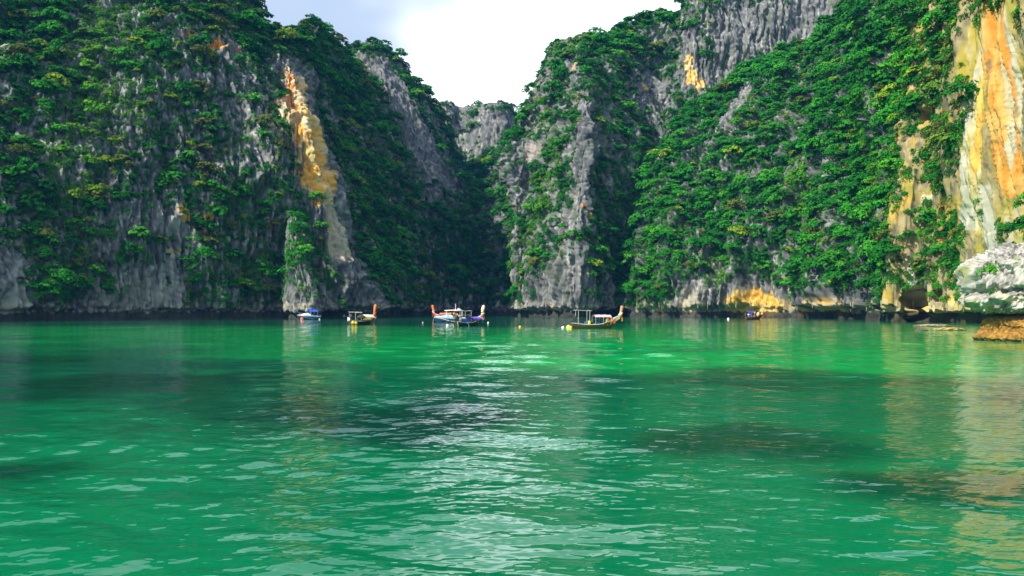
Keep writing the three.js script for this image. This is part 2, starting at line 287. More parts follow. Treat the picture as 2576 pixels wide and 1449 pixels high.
cliffs.middle = cliff({
  label: 'broad middle cliff right of the gap with a grey buttress and green ribs', ...GREY, alg: 0.4, veg: 0.14, moss: 0.45, step: 2.7, bulge: 1.5,
  cols: [
    [[1330, 1330, 1332, 1335, 1340, 1345, 1370, 1395], [N, 690, 590, 490, 400, 330, 280, 240], [420, 422, 425, 430, 435, 440, 445, 450]],
    [[1290, 1289, 1290, 1290, 1262, 1290, 1326, 1362], [N, 690, 590, 490, 395, 322, 266, 215], [356, 358, 362, 367, 374, 382, 391, 400]],
    [[1325, 1322, 1325, 1330, 1325, 1330, 1350, 1376], [N, 685, 580, 480, 375, 300, 230, 170], [342, 348, 356, 364, 370, 377, 386, 396]],
    [[1370, 1372, 1374, 1376, 1380, 1385, 1388, 1395], [N, 680, 575, 470, 360, 265, 190, 130], [336, 339, 344, 350, 358, 367, 377, 388]],
    [[1445, 1448, 1456, 1466, 1470, 1474, 1478, 1480], [N, 670, 555, 435, 315, 218, 150, 104], [326, 328, 331, 336, 344, 356, 372, 388]],
    [[1505, 1508, 1512, 1518, 1524, 1532, 1540, 1545], [N, 665, 545, 420, 300, 203, 138, 90], [334, 338, 344, 352, 360, 370, 382, 396]],
    [[1575, 1580, 1590, 1600, 1610, 1620, 1630, 1640], [N, 660, 530, 400, 280, 180, 105, 48], [352, 357, 363, 370, 378, 387, 398, 411]],
    [[1640, 1645, 1655, 1665, 1675, 1690, 1702, 1716], [N, 655, 520, 390, 270, 170, 95, 40], [362, 366, 371, 377, 384, 392, 402, 414]],
    [[1715, 1718, 1720, 1722, 1724, 1732, 1738, 1745], [N, 650, 510, 380, 255, 140, 40, -40], [366, 368, 371, 375, 380, 385, 391, 400]],
    [[1850, 1850, 1850, 1850, 1850, 1850, 1850, 1850], [N, 640, 500, 360, 230, 110, 0, -100], [372, 373, 375, 378, 382, 387, 394, 404]],
    [[2000, 2000, 2000, 2000, 2000, 2000, 2000, 2000], [N, 630, 490, 350, 220, 100, -20, -130], [374, 375, 377, 380, 384, 389, 396, 406]],
    [[2200, 2200, 2200, 2200, 2200, 2200, 2200, 2200], [N, 630, 490, 350, 220, 100, -20, -140], [372, 373, 375, 378, 382, 387, 394, 404]],
  ],
  bare: [{ at: [[1345, 380, 26], [1330, 430, 40], [1318, 500, 24]], v: -1.4 }, { at: [[1478, 260, 20], [1480, 330, 18], [1465, 470, 30], [1440, 570, 24]], v: -0.9 }, { at: [[1420, 660, 22], [1410, 740, 55]], v: -1.2 }, { at: [[1425, 160, 18], [1450, 165, 14]], v: -1 }, { at: [[1385, 270, 16]], v: -0.7 },
    { at: [[1650, 240, 35], [1630, 190, 25], [1650, 215, 30]], v: -1.2 }, { at: [[1740, 100, 20], [1740, 200, 30], [1800, 200, 50]], v: -1.3 }, { at: [[1850, 90, 70], [1950, 60, 60]], v: -0.75 }, { at: [[2050, 40, 80]], v: -0.7 }, { at: [[1590, 50, 60], [1660, 40, 40]], v: -0.1 }, { at: [[1780, 30, 35]], v: 0.2 },
    { at: [[1340, 620, 60], [1390, 480, 40], [1400, 380, 30]], v: 0.95 }, { at: [[1290, 360, 40]], v: 0.5 }, { at: [[1580, 330, 60], [1570, 500, 50], [1550, 650, 50]], v: 0.5 }, { at: [[1470, 110, 60]], v: 0.6 }, { at: [[1560, 130, 40]], v: 0.3 }],
  stains: [{ at: [[1732, 150, 8], [1738, 200, 14], [1760, 225, 16]], col: OCHRE, col2: CREAM, amt: 0.95 }, { at: [[1627, 215, 10]], col: OCHRE, col2: CREAM, amt: 0.9 }, { at: [[1432, 168, 10], [1445, 158, 7]], col: [0.5, 0.28, 0.12], col2: CREAM, amt: 0.8 }, { at: [[1471, 515, 7]], col: ORANGE, amt: 1 }, { at: [[1484, 545, 7]], col: OCHRE, col2: ORANGE, amt: 1 }, { at: [[1395, 775, 6]], col: OCHRE, amt: 0.9 }, { at: [[1345, 380, 26], [1325, 440, 36]], col: [0.36, 0.31, 0.28], amt: 0.6 }],
});
cliffs.right = cliff({
  label: 'jungle-covered right-hand cliff dropping steeply to a yellow-stained notch at the waterline', ...GREY, veg: 0.72, moss: 0.3, step: 3, bulge: 2.8, gully: 2.0, notch: 3, roof: 3.6,
  band: [0.42, 0.38, 0.2],
  cols: [
    [[1620, 1640, 1670, 1700, 1730, 1750, 1760], [N, 690, 580, 490, 400, 330, 300], [372, 374, 376, 378, 380, 382, 384]],
    [[1556, 1566, 1592, 1625, 1660, 1690, 1706], [N, 695, 595, 505, 425, 355, 315], [342, 344, 348, 353, 358, 363, 368]],
    [[1640, 1652, 1676, 1706, 1738, 1764, 1780], [N, 685, 575, 465, 365, 295, 258], [328, 331, 337, 344, 352, 360, 368]],
    [[1760, 1770, 1788, 1810, 1834, 1850, 1862], [N, 675, 555, 435, 325, 245, 200], [321, 324, 329, 336, 346, 358, 370]],
    [[1880, 1888, 1904, 1920, 1936, 1950, 1960], [N, 665, 530, 400, 285, 195, 142], [314, 317, 322, 329, 339, 353, 368]],
    [[2000, 2004, 2012, 2024, 2040, 2058, 2078], [N, 655, 510, 370, 250, 155, 95], [302, 304, 309, 316, 327, 341, 356]],
    [[2110, 2112, 2118, 2124, 2132, 2140, 2145], [N, 640, 485, 330, 190, 65, -20], [276, 278, 283, 291, 302, 318, 334]],
    [[2150, 2150, 2152, 2154, 2158, 2164, 2168], [N, 640, 480, 320, 170, 40, -50], [268, 276, 292, 303, 314, 327, 343]],
    [[2198, 2196, 2194, 2190, 2186, 2182, 2180], [N, 640, 475, 310, 150, 10, -90], [240, 242, 247, 255, 266, 282, 300]],
    [[2290, 2290, 2288, 2284, 2280, 2276, 2270], [N, 640, 470, 300, 130, -20, -130], [226, 228, 232, 239, 250, 266, 284]],
    [[2420, 2420, 2420, 2420, 2420, 2420, 2420], [N, 640, 470, 300, 130, -20, -150], [225, 226, 228, 232, 242, 258, 276]],
  ],
  bare: [{ at: [[1880, 470, 14], [1885, 430, 12]], v: -1 }, { at: [[1710, 290, 14], [1650, 310, 16]], v: -0.9 }, { at: [[1880, 215, 22], [1850, 270, 26], [1835, 320, 18]], v: -1.6 }, { at: [[1930, 190, 15]], v: -0.6 }, { at: [[1760, 762, 60]], v: -1.3 }, { at: [[1870, 755, 60], [1960, 768, 40]], v: -1.4 }, { at: [[2010, 775, 30], [2120, 770, 40], [2190, 770, 40]], v: -1.2 }],
  stains: [{ at: [[1860, 765, 30], [1900, 760, 40], [1945, 765, 25]], col: OCHRE, col2: YELLOW, amt: 0.9 }, { at: [[2005, 778, 16]], col: OCHRE, amt: 1 }, { at: [[1640, 775, 7]], col: OCHRE, amt: 0.9 }, { at: [[2105, 770, 20], [2060, 770, 16]], col: OCHRE, col2: CREAM, amt: 0.7 }, { at: [[1740, 765, 30]], col: [0.4, 0.37, 0.27], amt: 0.7 }, { at: [[1815, 520, 6]], col: OCHRE, amt: 0.8 }],
});
cliffs.near = cliff({
  label: 'near sunlit cliff wall at the right edge, banded ochre, orange and cream', dark: [0.13, 0.12, 0.085], mid: [0.32, 0.26, 0.12], light: [0.46, 0.40, 0.24], veg: 0.14, moss: 0.9, mossCol: [0.30, 0.24, 0.025], step: 2.7, relief: 0.72, scale: 0.9, crack: 0.25, drape: 2.6, notch: 2.2, roof: 2.6, band: [0.45, 0.40, 0.25],
  cols: [
    [[2290, 2290, 2295, 2300, 2310, 2330, 2350], [N, 690, 570, 450, 340, 200, 60], [258, 258, 259, 261, 265, 271, 278]],
    [[2222, 2226, 2234, 2248, 2266, 2285, 2300], [N, 690, 570, 450, 340, 190, 20], [213, 213, 214, 217, 221, 228, 236]],
    [[2300, 2300, 2305, 2314, 2326, 2340, 2350], [N, 680, 550, 420, 290, 130, -50], [206, 206, 207, 209, 212, 216, 222]],
    [[2372, 2372, 2374, 2378, 2385, 2395, 2410], [N, 675, 540, 400, 260, 105, -80], [201, 200, 200, 202, 204, 206, 210]],
    [[2412, 2412, 2410, 2408, 2406, 2410, 2425], [N, 670, 530, 390, 240, 90, -100], [194, 191, 188, 186, 184, 183, 187]],
    [[2490, 2490, 2490, 2488, 2484, 2480, 2490], [N, 665, 520, 375, 225, 60, -140], [182, 180, 177, 174, 171, 169, 172]],
    [[2590, 2590, 2590, 2590, 2586, 2580, 2580], [N, 660, 510, 360, 200, 20, -190], [166, 164, 161, 158, 155, 153, 156]],
    [[2800, 2800, 2800, 2800, 2800, 2800, 2800], [N, 650, 490, 320, 140, -60, -280], [138, 136, 134, 131, 129, 128, 131]],
    [[3150, 3150, 3150, 3150, 3150, 3150, 3150], [N, 640, 460, 270, 60, -160, -400], [106, 105, 103, 101, 100, 99, 102]],
    [[3700, 3700, 3700, 3700, 3700, 3700, 3700], [N, 610, 410, 170, -90, -350, -640], [80, 79, 78, 77, 76, 76, 78]],
  ],
  zw: 0.5,
  wash: (x, y, z, s1, s2, s4) => { const k = sstep(-0.05, 0.4, s4 + 0.6 * s2 + 0.25 * noise(x / 9, y / 30, z / 9)); return [0.8 * k, mix3([0.44, 0.29, 0.04], [0.30, 0.27, 0.03], sstep(-0.2, 0.3, noise(x / 4, y / 6, z / 4)))]; },
  caves: [{ at: [[2292, 738, 17], [2296, 790, 20]], deep: 7 }, { at: [[2320, 732, 16], [2322, 760, 14]], deep: 6 }, { at: [[2246, 735, 10], [2242, 785, 16]], deep: 5 }, { at: [[2270, 762, 17], [2275, 792, 20]], deep: 3.5 }, { at: [[2368, 738, 8], [2368, 752, 7]], deep: 3 }, { at: [[2398, 40, 22], [2402, 130, 26], [2392, 230, 18]], deep: 7 }, { at: [[2350, 290, 26]], deep: 4 }, { at: [[2215, 742, 7], [2213, 755, 6]], deep: 3 }],
  bare: [{ at: [[2320, 330, 30], [2300, 360, 20]], v: 0.4 }, { at: [[2350, 420, 35], [2380, 470, 26]], v: 0.35 }, { at: [[2360, 560, 34], [2390, 620, 40], [2340, 660, 40], [2400, 690, 25]], v: 0.6 }, { at: [[2270, 580, 20]], v: 0.6 }, { at: [[2250, 420, 25], [2240, 520, 22], [2235, 650, 22]], v: 0.7 }, { at: [[2270, 500, 16], [2330, 480, 22]], v: -0.6 }, { at: [[2240, 700, 22], [2340, 720, 30], [2390, 730, 24]], v: 0.35 }, { at: [[2300, 620, 26], [2290, 700, 34]], v: -0.7 },
    { at: [[2500, 100, 60], [2520, 300, 70], [2540, 480, 60]], v: -1.6 }, { at: [[2440, 330, 20], [2440, 520, 22], [2470, 590, 30]], v: -0.7 }, { at: [[2330, 120, 80], [2300, 240, 60], [2400, 40, 40], [2380, 200, 34]], v: 1.1 }, { at: [[2440, 250, 18]], v: 0.3 }, { at: [[2180, 250, 60], [2200, 100, 60]], v: 0.6 }, { at: [[2560, 600, 34]], v: 0.25 }],
  stains: [{ at: [[2436, 60, 26], [2450, 300, 30], [2462, 560, 34]], col: [0.40, 0.31, 0.03], col2: [0.50, 0.45, 0.28], amt: 0.85 },
    { at: [[2500, -20, 34], [2512, 150, 42], [2530, 330, 44], [2552, 470, 34]], col: [0.60, 0.23, 0.022], col2: [0.62, 0.36, 0.10], amt: 0.97 }, { at: [[2462, 150, 9], [2472, 300, 12], [2474, 430, 9]], col: [0.62, 0.32, 0.03], col2: OCHRE, amt: 0.9 },
    { at: [[2500, 30, 5], [2508, 140, 7], [2535, 300, 6], [2548, 430, 7]], col: [0.40, 0.40, 0.30], col2: [0.50, 0.42, 0.25], amt: 0.95 }, { at: [[2532, 20, 8], [2545, 130, 10], [2562, 280, 8], [2578, 420, 10]], col: [0.46, 0.46, 0.36], col2: [0.54, 0.45, 0.27], amt: 0.95 },
    { at: [[2432, 180, 7], [2430, 380, 9], [2432, 570, 13]], col: [0.56, 0.55, 0.47], col2: [0.40, 0.40, 0.34], amt: 0.9 }, { at: [[2492, 470, 10], [2500, 560, 16], [2510, 620, 18]], col: [0.50, 0.49, 0.44], col2: [0.36, 0.36, 0.30], amt: 0.85 }, { at: [[2550, 540, 22], [2560, 610, 22]], col: [0.46, 0.44, 0.38], col2: [0.40, 0.33, 0.10], amt: 0.7 },
    { at: [[2300, 480, 16], [2330, 500, 12], [2270, 500, 10]], col: [0.62, 0.62, 0.56], col2: CREAM, amt: 0.85 }, { at: [[2275, 540, 14], [2250, 610, 10], [2300, 470, 10]], col: OCHRE, col2: YELLOW, amt: 0.85 }, { at: [[2335, 770, 20], [2350, 780, 16]], col: [0.74, 0.44, 0.12], col2: [0.78, 0.56, 0.28], amt: 1 }, { at: [[2395, 755, 14]], col: [0.70, 0.40, 0.10], col2: OCHRE, amt: 1 }, { at: [[2300, 690, 30], [2310, 720, 24]], col: [0.50, 0.50, 0.43], col2: [0.36, 0.36, 0.3], amt: 0.8 }, { at: [[2230, 765, 16], [2262, 770, 10]], col: OCHRE, col2: CREAM, amt: 0.8 }],
});
// the rock spire standing in the water before the left cliff
cliffs.spire = (() => {
  const ring = [], base = at(768, HY, 270), n = 9;
  const prof = [[0, 54, 794], [0.12, 50, 760], [0.35, 42, 700], [0.6, 36, 640], [0.82, 27, 585], [1, 14, 545]];
  const cols = [];
  for (let i = 0; i <= n; i++) {                                  // from its left flank round the front to its right flank
    const a = Math.PI * (1.12 - 1.24 * i / n), X = [], Y = [], d = [];
    prof.forEach(([t, w, y], k) => { const cx = mix(768, 742, Math.pow(t, 0.8)) + (k === 1 ? -2 : 0); X.push(cx + w * Math.cos(a)); Y.push(k ? y : N); d.push(272 - w / FOC * 272 * Math.sin(a) + t * 3); });
    cols.push([X, Y, d]);
  }
  return cliff({ label: 'slim rock spire at the water before the left cliff, vines on one side', ...GREY, veg: -0.15, moss: 0.4, step: 2, relief: 0.55, scale: 0.6, notch: 1.2, roof: 2.2, back: 14, band: [0.42, 0.4, 0.26], cols,
    bare: [{ at: [[722, 640, 12], [718, 700, 14], [715, 745, 12]], v: 1.1 }, { at: [[790, 590, 26], [815, 640, 24], [770, 560, 14]], v: 0.9 }, { at: [[745, 660, 8]], v: 0.5 }] });
})();
dripstone(cliffs.right, 110, 42); dripstone(cliffs.near, 50, 43); dripstone(cliffs.middle, 30, 44);
console.log('verts', Object.entries(cliffs).map(([k, c]) => k + ' ' + c.nu + 'x' + c.nv).join(', '));

// ------------------------------------------------------------------ vegetation
// One crown or shrub of unit width: lobes set on a dome, each covered with small folded leaf sprays.
function leafMass(seed, o) {
  const r = rng(seed), P = [], C = [], lobes = [];
  for (let i = 0; i < o.lobes; i++) {
    const a = i * 2.4 + r() * 0.9, q = o.spread * Math.sqrt((i + 0.3) / o.lobes), rad = o.lobe * (0.75 + 0.5 * r());
    lobes.push([q * Math.cos(a), o.dome * (1 - q * q / (o.spread * o.spread) * 0.9) * (0.7 + 0.6 * r()), q * Math.sin(a), rad]);
  }
  const put = (p, n, s, tone) => {                            // a folded four-cornered spray, spine along a random line in its plane
    const t = new THREE.Vector3(r() - 0.5, r() - 0.5, r() - 0.5).cross(n).normalize(), b = new THREE.Vector3().crossVectors(n, t);
    const A = p.clone().addScaledVector(t, s), B = p.clone().addScaledVector(t, -s * (0.7 + 0.5 * r())), c1 = p.clone().addScaledVector(b, s * (0.45 + 0.3 * r())).addScaledVector(n, -s * 0.25), c2 = p.clone().addScaledVector(b, -s * (0.45 + 0.3 * r())).addScaledVector(n, -s * 0.25);
    for (const v of [A, c1, B, A, B, c2]) { P.push(v.x, v.y, v.z); C.push(tone * (0.9 + 0.2 * r()), tone, tone * (0.85 + 0.3 * r())); }
  };
  for (const [x, y, z, rad] of lobes) {
    const n = Math.round(o.leaves / o.lobes * (0.7 + 0.6 * r())), tone = 0.75 + 0.5 * r();
    for (let k = 0; k < n; k++) {
      const u = r() * 2 - 1, a = r() * 6.283, q = Math.sqrt(1 - u * u);
      const d = new THREE.Vector3(q * Math.cos(a), Math.abs(u) * 1.15 - 0.35, q * Math.sin(a)), f = 0.72 + 0.4 * r() + (r() < 0.06 ? 0.25 : 0);
      const p = new THREE.Vector3(x + d.x * rad * f, y + d.y * rad * f * o.flat - (o.hang ?? 0) * r() * r(), z + d.z * rad * f);
      const nn = new THREE.Vector3(d.x * 0.8 + (r() - 0.5) * 0.9, d.y + 0.45 + (r() - 0.5) * 0.5, d.z * 0.8 + (r() - 0.5) * 0.9).normalize();
      put(p, nn, o.leaf * (0.6 + 0.7 * r()), tone * (0.85 + 0.3 * r()));
    }
  }
  const g = new THREE.BufferGeometry();
  g.setAttribute('position', new THREE.Float32BufferAttribute(P, 3)); g.setAttribute('color', new THREE.Float32BufferAttribute(C, 3)); g.computeVertexNormals();
  return g;
}
const LEAF = new THREE.MeshPhysicalMaterial({ vertexColors: true, roughness: 0.75, side: THREE.DoubleSide, name: 'leaves', specularIntensity: 0.15, transmission: 0.15, thickness: 0 });
LEAF.roughness = 0.95;
const CROWNS = [11, 12, 13, 14, 15].map((s, i) => leafMass(s, { lobes: 8 + i % 3 * 2, spread: 0.36, dome: 0.26, lobe: 0.185, flat: 0.6, leaves: 300, leaf: 0.06 }));
const SHRUBS = [21, 22, 23].map((s) => leafMass(s, { lobes: 5, spread: 0.3, dome: 0.18, lobe: 0.25, flat: 0.8, leaves: 130, leaf: 0.085, hang: 0.15 }));
const VINES = [31, 32].map((s) => leafMass(s, { lobes: 5, spread: 0.26, dome: 0.1, lobe: 0.2, flat: 0.7, leaves: 150, leaf: 0.075, hang: 1.1 }));
const GREENS = [[0.003, 0.036, 0.005], [0.008, 0.095, 0.007], [0.020, 0.175, 0.010], [0.070, 0.27, 0.012], [0.18, 0.27, 0.012], [0.11, 0.10, 0.02]];
function green(r, lush, p, dry = 0) {                                  // a mix of species: mostly deep green, some bright, a few yellow or dry
  const n = 0.5 + 0.5 * noise(p[0] / 17, p[1] / 17 + 4, p[2] / 17), k = r() * 0.75 + n * 0.45;
  let c = k < 0.35 ? mix3(GREENS[0], GREENS[1], k / 0.35) : k < 0.75 ? mix3(GREENS[1], GREENS[2], (k - 0.35) / 0.4) : mix3(GREENS[2], GREENS[3], Math.min(1, (k - 0.75) / 0.4));
  const o = r(); if (o < dry) c = mix3(c, GREENS[5], 0.4 + 0.5 * r()); else if (o < dry + 0.035) c = mix3(c, GREENS[4], 0.8); else if (o < dry + 0.06) c = mix3(c, GREENS[5], 0.7);
  return c.map((x) => x * lush);
}
const M4 = new THREE.Matrix4(), QQ = new THREE.Quaternion(), Q2 = new THREE.Quaternion(), UPV = new THREE.Vector3(0, 1, 0);
function cover(c, o) {
  const mats = (o.mats ?? []).map((m) => m.map(([X, Y, w]) => { const p = c.find(X, Y); return [p[0], p[1], p[2], w / FOC * -p[2]]; }));
  const r = rng(o.seed), { pos, nrm, base, nu, nv, vs, spec } = c, R = spec.cols[0][0].length;
  const sets = [...CROWNS, ...SHRUBS, ...VINES].map(() => ({ m: [], c: [] }));
  for (let a = 0; a < nu - 1; a++) for (let b = 0; b < nv - 1; b++) {
    if (vs[b] > R + 0.6) continue;
    const q = (a * nv + b) * 3, qu = q + nv * 3, qv = q + 3;
    const x = pos[q], y = pos[q + 1], z = pos[q + 2];
    const X = CX + x / -z * FOC; if (X < -260 || X > 2840 || y < 4.2) continue;
    const area = Math.hypot(base[qu] - base[q], base[qu + 1] - base[q + 1], base[qu + 2] - base[q + 2]) * Math.hypot(base[qv] - base[q], base[qv + 1] - base[q + 1], base[qv + 2] - base[q + 2]);
    const want = area * o.per; if (r() > want) continue;
    const ny = nrm[q + 1];
    let v = spec.veg + 0.62 * fbm(x / 13, y / 24, z / 13, 3) + 0.5 * noise(x / 3.6, y / 9, z / 3.6) + 0.3 * noise(x / 2, y / 2, z / 2) + 0.75 * (ny - 0.05);
    for (const s of c.bare) { const m = c.inChain(s.c, base[q], base[q + 1], base[q + 2]); if (m < 1.6) v += s.v * sstep(1.3, 0.7, m + 0.3 * noise(x / 3, y / 3, z / 3)); }
    if (vs[b] > R - 1.25) v += 0.5;
    v -= 0.5 * sstep(7.5, 4, y + 2.5 * noise(x / 5, 1, z / 5));
    let mat = 0; for (const s of mats) { const m = c.inChain(s, base[q], base[q + 1], base[q + 2]); if (m < 1.5) mat = Math.max(mat, sstep(1.25, 0.6, m + 0.45 * noise(x / 4, y / 6, z / 4))); }
    v += 0.45 * mat;
    if (v < 0.12) continue;
    const big = r() < o.trees * sstep(0.15, 0.8, v) * (1 - 0.7 * mat), vine = !big && r() < 0.28 + 0.4 * mat;
    const n = big ? Math.floor(r() * CROWNS.length) : CROWNS.length + (vine ? SHRUBS.length + Math.floor(r() * VINES.length) : Math.floor(r() * SHRUBS.length));
    const s = big ? o.size * (0.42 + 1.1 * Math.pow(r(), 3.2) + 0.28 * r()) : o.shrub * (0.55 + 0.9 * r());
    const N3 = new THREE.Vector3(nrm[q], Math.max(0, nrm[q + 1]), nrm[q + 2]).normalize();
    QQ.setFromUnitVectors(UPV, new THREE.Vector3().copy(UPV).addScaledVector(N3, big ? 0.35 : 0.7).normalize()); Q2.setFromAxisAngle(UPV, r() * 6.283); QQ.multiply(Q2);
    const lift = big ? 0.16 : 0.0, push = big ? 0.14 : 0.06;
    M4.compose(new THREE.Vector3(x + N3.x * s * push, y + s * lift, z + N3.z * s * push), QQ, new THREE.Vector3(s, s * (big ? 0.7 + 0.7 * r() * r() : vine ? 1.1 + 0.9 * r() : 0.9), s));
    sets[n].m.push(...M4.elements); const gc = green(r, o.lush * (big ? 1 : 0.9), [x, y, z], (o.dry ?? 0) * (1 - mat)); sets[n].c.push(...(mat ? mix3(gc, [0.055 + 0.05 * r(), 0.25, 0.012], 0.75 * mat) : gc));
  }
  const g = thing('cliff_vegetation', o.label, 'vegetation', [0, 0, 0], 0, null, 'stuff');
  sets.forEach((s, k) => {
    if (!s.m.length) return;
    const n = s.m.length / 16, geo = [...CROWNS, ...SHRUBS, ...VINES][k], im = new THREE.InstancedMesh(geo, LEAF, n);
    im.name = k < CROWNS.length ? 'tree_crowns' : k < CROWNS.length + SHRUBS.length ? 'shrubs' : 'vines'; im.castShadow = im.receiveShadow = true;
    im.instanceMatrix.array.set(s.m); im.instanceColor = new THREE.InstancedBufferAttribute(Float32Array.from(s.c), 3); im.userData.kind = 'stuff';
    g.add(im);
  });
  console.log(spec.label.slice(0, 20), sets.reduce((t, s) => t + s.m.length / 16, 0));
}
cover(cliffs.left, { seed: 1, per: 0.58, trees: 0.2, size: 6.2, shrub: 2.2, lush: 1.15, dry: 0.09, mats: [[[290, 20, 60], [235, 180, 62], [215, 330, 55], [165, 460, 50]], [[340, 220, 30], [300, 370, 35]], [[600, 20, 40]]], label: 'trees and shrubs on the tall left-hand cliff with the orange streak' });
cover(cliffs.backLeft, { seed: 2, per: 0.30, trees: 0.35, size: 6.5, shrub: 3.0, lush: 1, label: 'dark jungle on the bluish pointed cliff and in the shaded valley' });
cover(cliffs.far, { seed: 3, per: 0.10, trees: 0.25, size: 6.5, shrub: 3.4, lush: 1, label: 'thin scrub on the far table-topped cliff in the gap' });
cover(cliffs.middle, { seed: 4, per: 0.34, trees: 0.25, size: 6.5, shrub: 2.8, dry: 0.04, mats: [[[1395, 350, 24], [1385, 480, 30], [1345, 580, 30], [1315, 660, 24]], [[1450, 105, 40]]], lush: 1.15, label: 'scrub and green ribs of trees on the middle cliff with the buttress' });
cover(cliffs.right, { seed: 5, per: 0.72, trees: 0.22, size: 6.0, shrub: 2.1, lush: 1.3, dry: 0.02, mats: [[[1640, 700, 30], [1800, 690, 34]], [[2010, 420, 45], [2040, 560, 40]], [[2210, 330, 26], [2200, 520, 30]]], label: 'dense bright green jungle covering the right-hand cliff' });
cover(cliffs.near, { seed: 6, per: 0.7, trees: 0.16, size: 6.0, shrub: 2.1, dry: 0.1, lush: 1.35, label: 'bushes and hanging plants on the near ochre wall' });
cover(cliffs.spire, { seed: 7, per: 1.2, trees: 0.06, size: 4.0, shrub: 1.8, lush: 1.5, label: 'bright vines and bushes clinging to the slim rock spire' });
// ------------------------------------------------------------------ water: one sheet, waves as relief near the boat, ripples as a normal map
{
  const r = rng(5), waves = [];
  for (let i = 0; i < 80; i++) {
    const L = 0.42 * Math.pow(14, Math.pow(r(), 1.2)), a = (r() + r() - 1) * 1.55 + 0.12, k = 2 * Math.PI / L;
    waves.push({ kx: k * Math.sin(a), kz: k * Math.cos(a), p: r() * 6.283, A: 0.0150 * L / (2 * Math.PI) * (0.6 + 0.8 * r()) * (L < 1.1 ? 1.0 : 0.8), L });
  }
  const DARK_PATCHES = [[-2.5, -27, 5, 7], [-7.5, -29, 5, 8], [-17, -38, 9, 9], [4.8, -21, 4, 4], [14, -43, 10, 8], [7.5, -16, 4, 2], [-10, -17, 3, 3], [20, -30, 6, 5], [-40, -55, 14, 10], [11, -11, 4, 2]], BRIGHTENED = [[25, -105, 95, 62], [70, -140, 75, 80], [-60, -130, 70, 45], [16, -55, 22, 16]];      // dark patches; bright areas painted in to outweigh the dark grazing reflections
  const xs = [], zs = [];
  let x = 0, h = 0.1; while (x < 1000) { xs.push(x); if (x > 0) xs.unshift(-x); if (x > 9) h *= 1.026; x += h; }
  let z = -8.5; h = 0.085; while (z > -900) { zs.push(z); if (z < -22) h *= 1.0135; z -= h; }
  for (let q = -8.2, s = 0.3; q < 220; q += s, s *= 1.25) zs.unshift(q);
  const nx = xs.length, nz = zs.length, P = new Float32Array(nx * nz * 3), C = new Float32Array(nx * nz * 3), UV = new Float32Array(nx * nz * 2), idx = [];
  for (let j = 0; j < nz; j++) for (let i = 0; i < nx; i++) {
    const X = xs[i], Z = zs[j], q = (j * nx + i) * 3;
    const cell = Math.max(xs[Math.min(nx - 1, i + 1)] - X, Math.abs(zs[Math.min(nz - 1, j + 1)] - Z), 0.12);
    const gust = 0.75 + 0.5 * noise(X / 14, 3.3, Z / 20) + 1.6 * Math.exp(-(((X - 3) / 15) ** 2) - ((Z + 72) / 24) ** 2);
    let y = 0;
    if (Z < -5 && Z > -420 && Math.abs(X) < 300) for (const w of waves) { const f = sstep(2.2, 3.6, w.L / cell); if (f > 0) { const ph = w.kx * X + w.kz * Z + w.p; y += f * w.A * gust * (Math.sin(ph) + 0.18 * Math.sin(2 * ph + 1.2)); } }
    P.set([X, y, Z], q); UV.set([X, -Z], (j * nx + i) * 2);
    // water colour: green, dark patches, and areas brightened against the dark reflections
    let reef = -0.35, brighten = 0;
    for (const [bx, bz, rx, rz] of DARK_PATCHES) reef = Math.max(reef, 1 - Math.hypot((X - bx) / rx, (Z - bz) / rz));
    for (const [bx, bz, rx, rz] of BRIGHTENED) brighten = Math.max(brighten, 1 - Math.hypot((X - bx) / rx, (Z - bz) / rz));
    reef = sstep(-0.05, 0.75, reef + 1.1 * fbm(X / 6 + 2.3, 7.7, Z / 9 + 0.4, 4)); brighten = sstep(0.0, 0.5, brighten + 0.45 * fbm(X / 26 + 2, 3.1, Z / 34, 3));
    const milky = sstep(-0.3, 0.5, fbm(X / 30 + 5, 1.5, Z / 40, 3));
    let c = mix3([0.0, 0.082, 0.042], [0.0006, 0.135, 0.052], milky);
    c = mix3(c, [0.001, 0.31, 0.068], brighten); c = mix3(c, [0.0, 0.022, 0.016], 0.78 * reef);
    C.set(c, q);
    if (i < nx - 1 && j < nz - 1) { const p = j * nx + i; idx.push(p, p + 1, p + nx, p + 1, p + nx + 1, p + nx); }
  }
  const g = new THREE.BufferGeometry();
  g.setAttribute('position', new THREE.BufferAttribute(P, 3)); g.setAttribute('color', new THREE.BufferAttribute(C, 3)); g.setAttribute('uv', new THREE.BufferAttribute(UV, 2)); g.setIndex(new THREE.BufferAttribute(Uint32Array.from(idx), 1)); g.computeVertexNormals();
  // ripple normals, a tile of 7 m
  const S = 512, T = 7, nm = new Uint8Array(S * S * 4), rip = [];
  for (let i = 0; i < 44; i++) { const n = Math.round(10 * Math.pow(7, r())), a = (r() + r() - 1) * 1.2; const kx = Math.round(n * Math.sin(a)), kz = Math.round(n * Math.cos(a)) || 1; rip.push([kx, kz, r() * 6.283, 0.0075 * (0.6 + 0.8 * r())]); }
  for (let j = 0; j < S; j++) for (let i = 0; i < S; i++) {
    let sx = 0, sz = 0; const u = i / S * 6.28318, v = j / S * 6.28318;
    for (const [kx, kz, p, s] of rip) { const c = Math.cos(kx * u + kz * v + p) * s, l = Math.hypot(kx, kz); sx += c * kx / l; sz += c * kz / l; }
    const l = Math.hypot(sx, sz, 1), q = (j * S + i) * 4;
    nm[q] = 127.5 - 127.5 * sx / l; nm[q + 1] = 127.5 - 127.5 * sz / l; nm[q + 2] = 127.5 + 127.5 / l; nm[q + 3] = 255;
  }
  const t = new THREE.DataTexture(nm, S, S); t.wrapS = t.wrapT = THREE.RepeatWrapping; t.magFilter = THREE.LinearFilter; t.repeat.set(1 / T, 1 / T); t.needsUpdate = true;
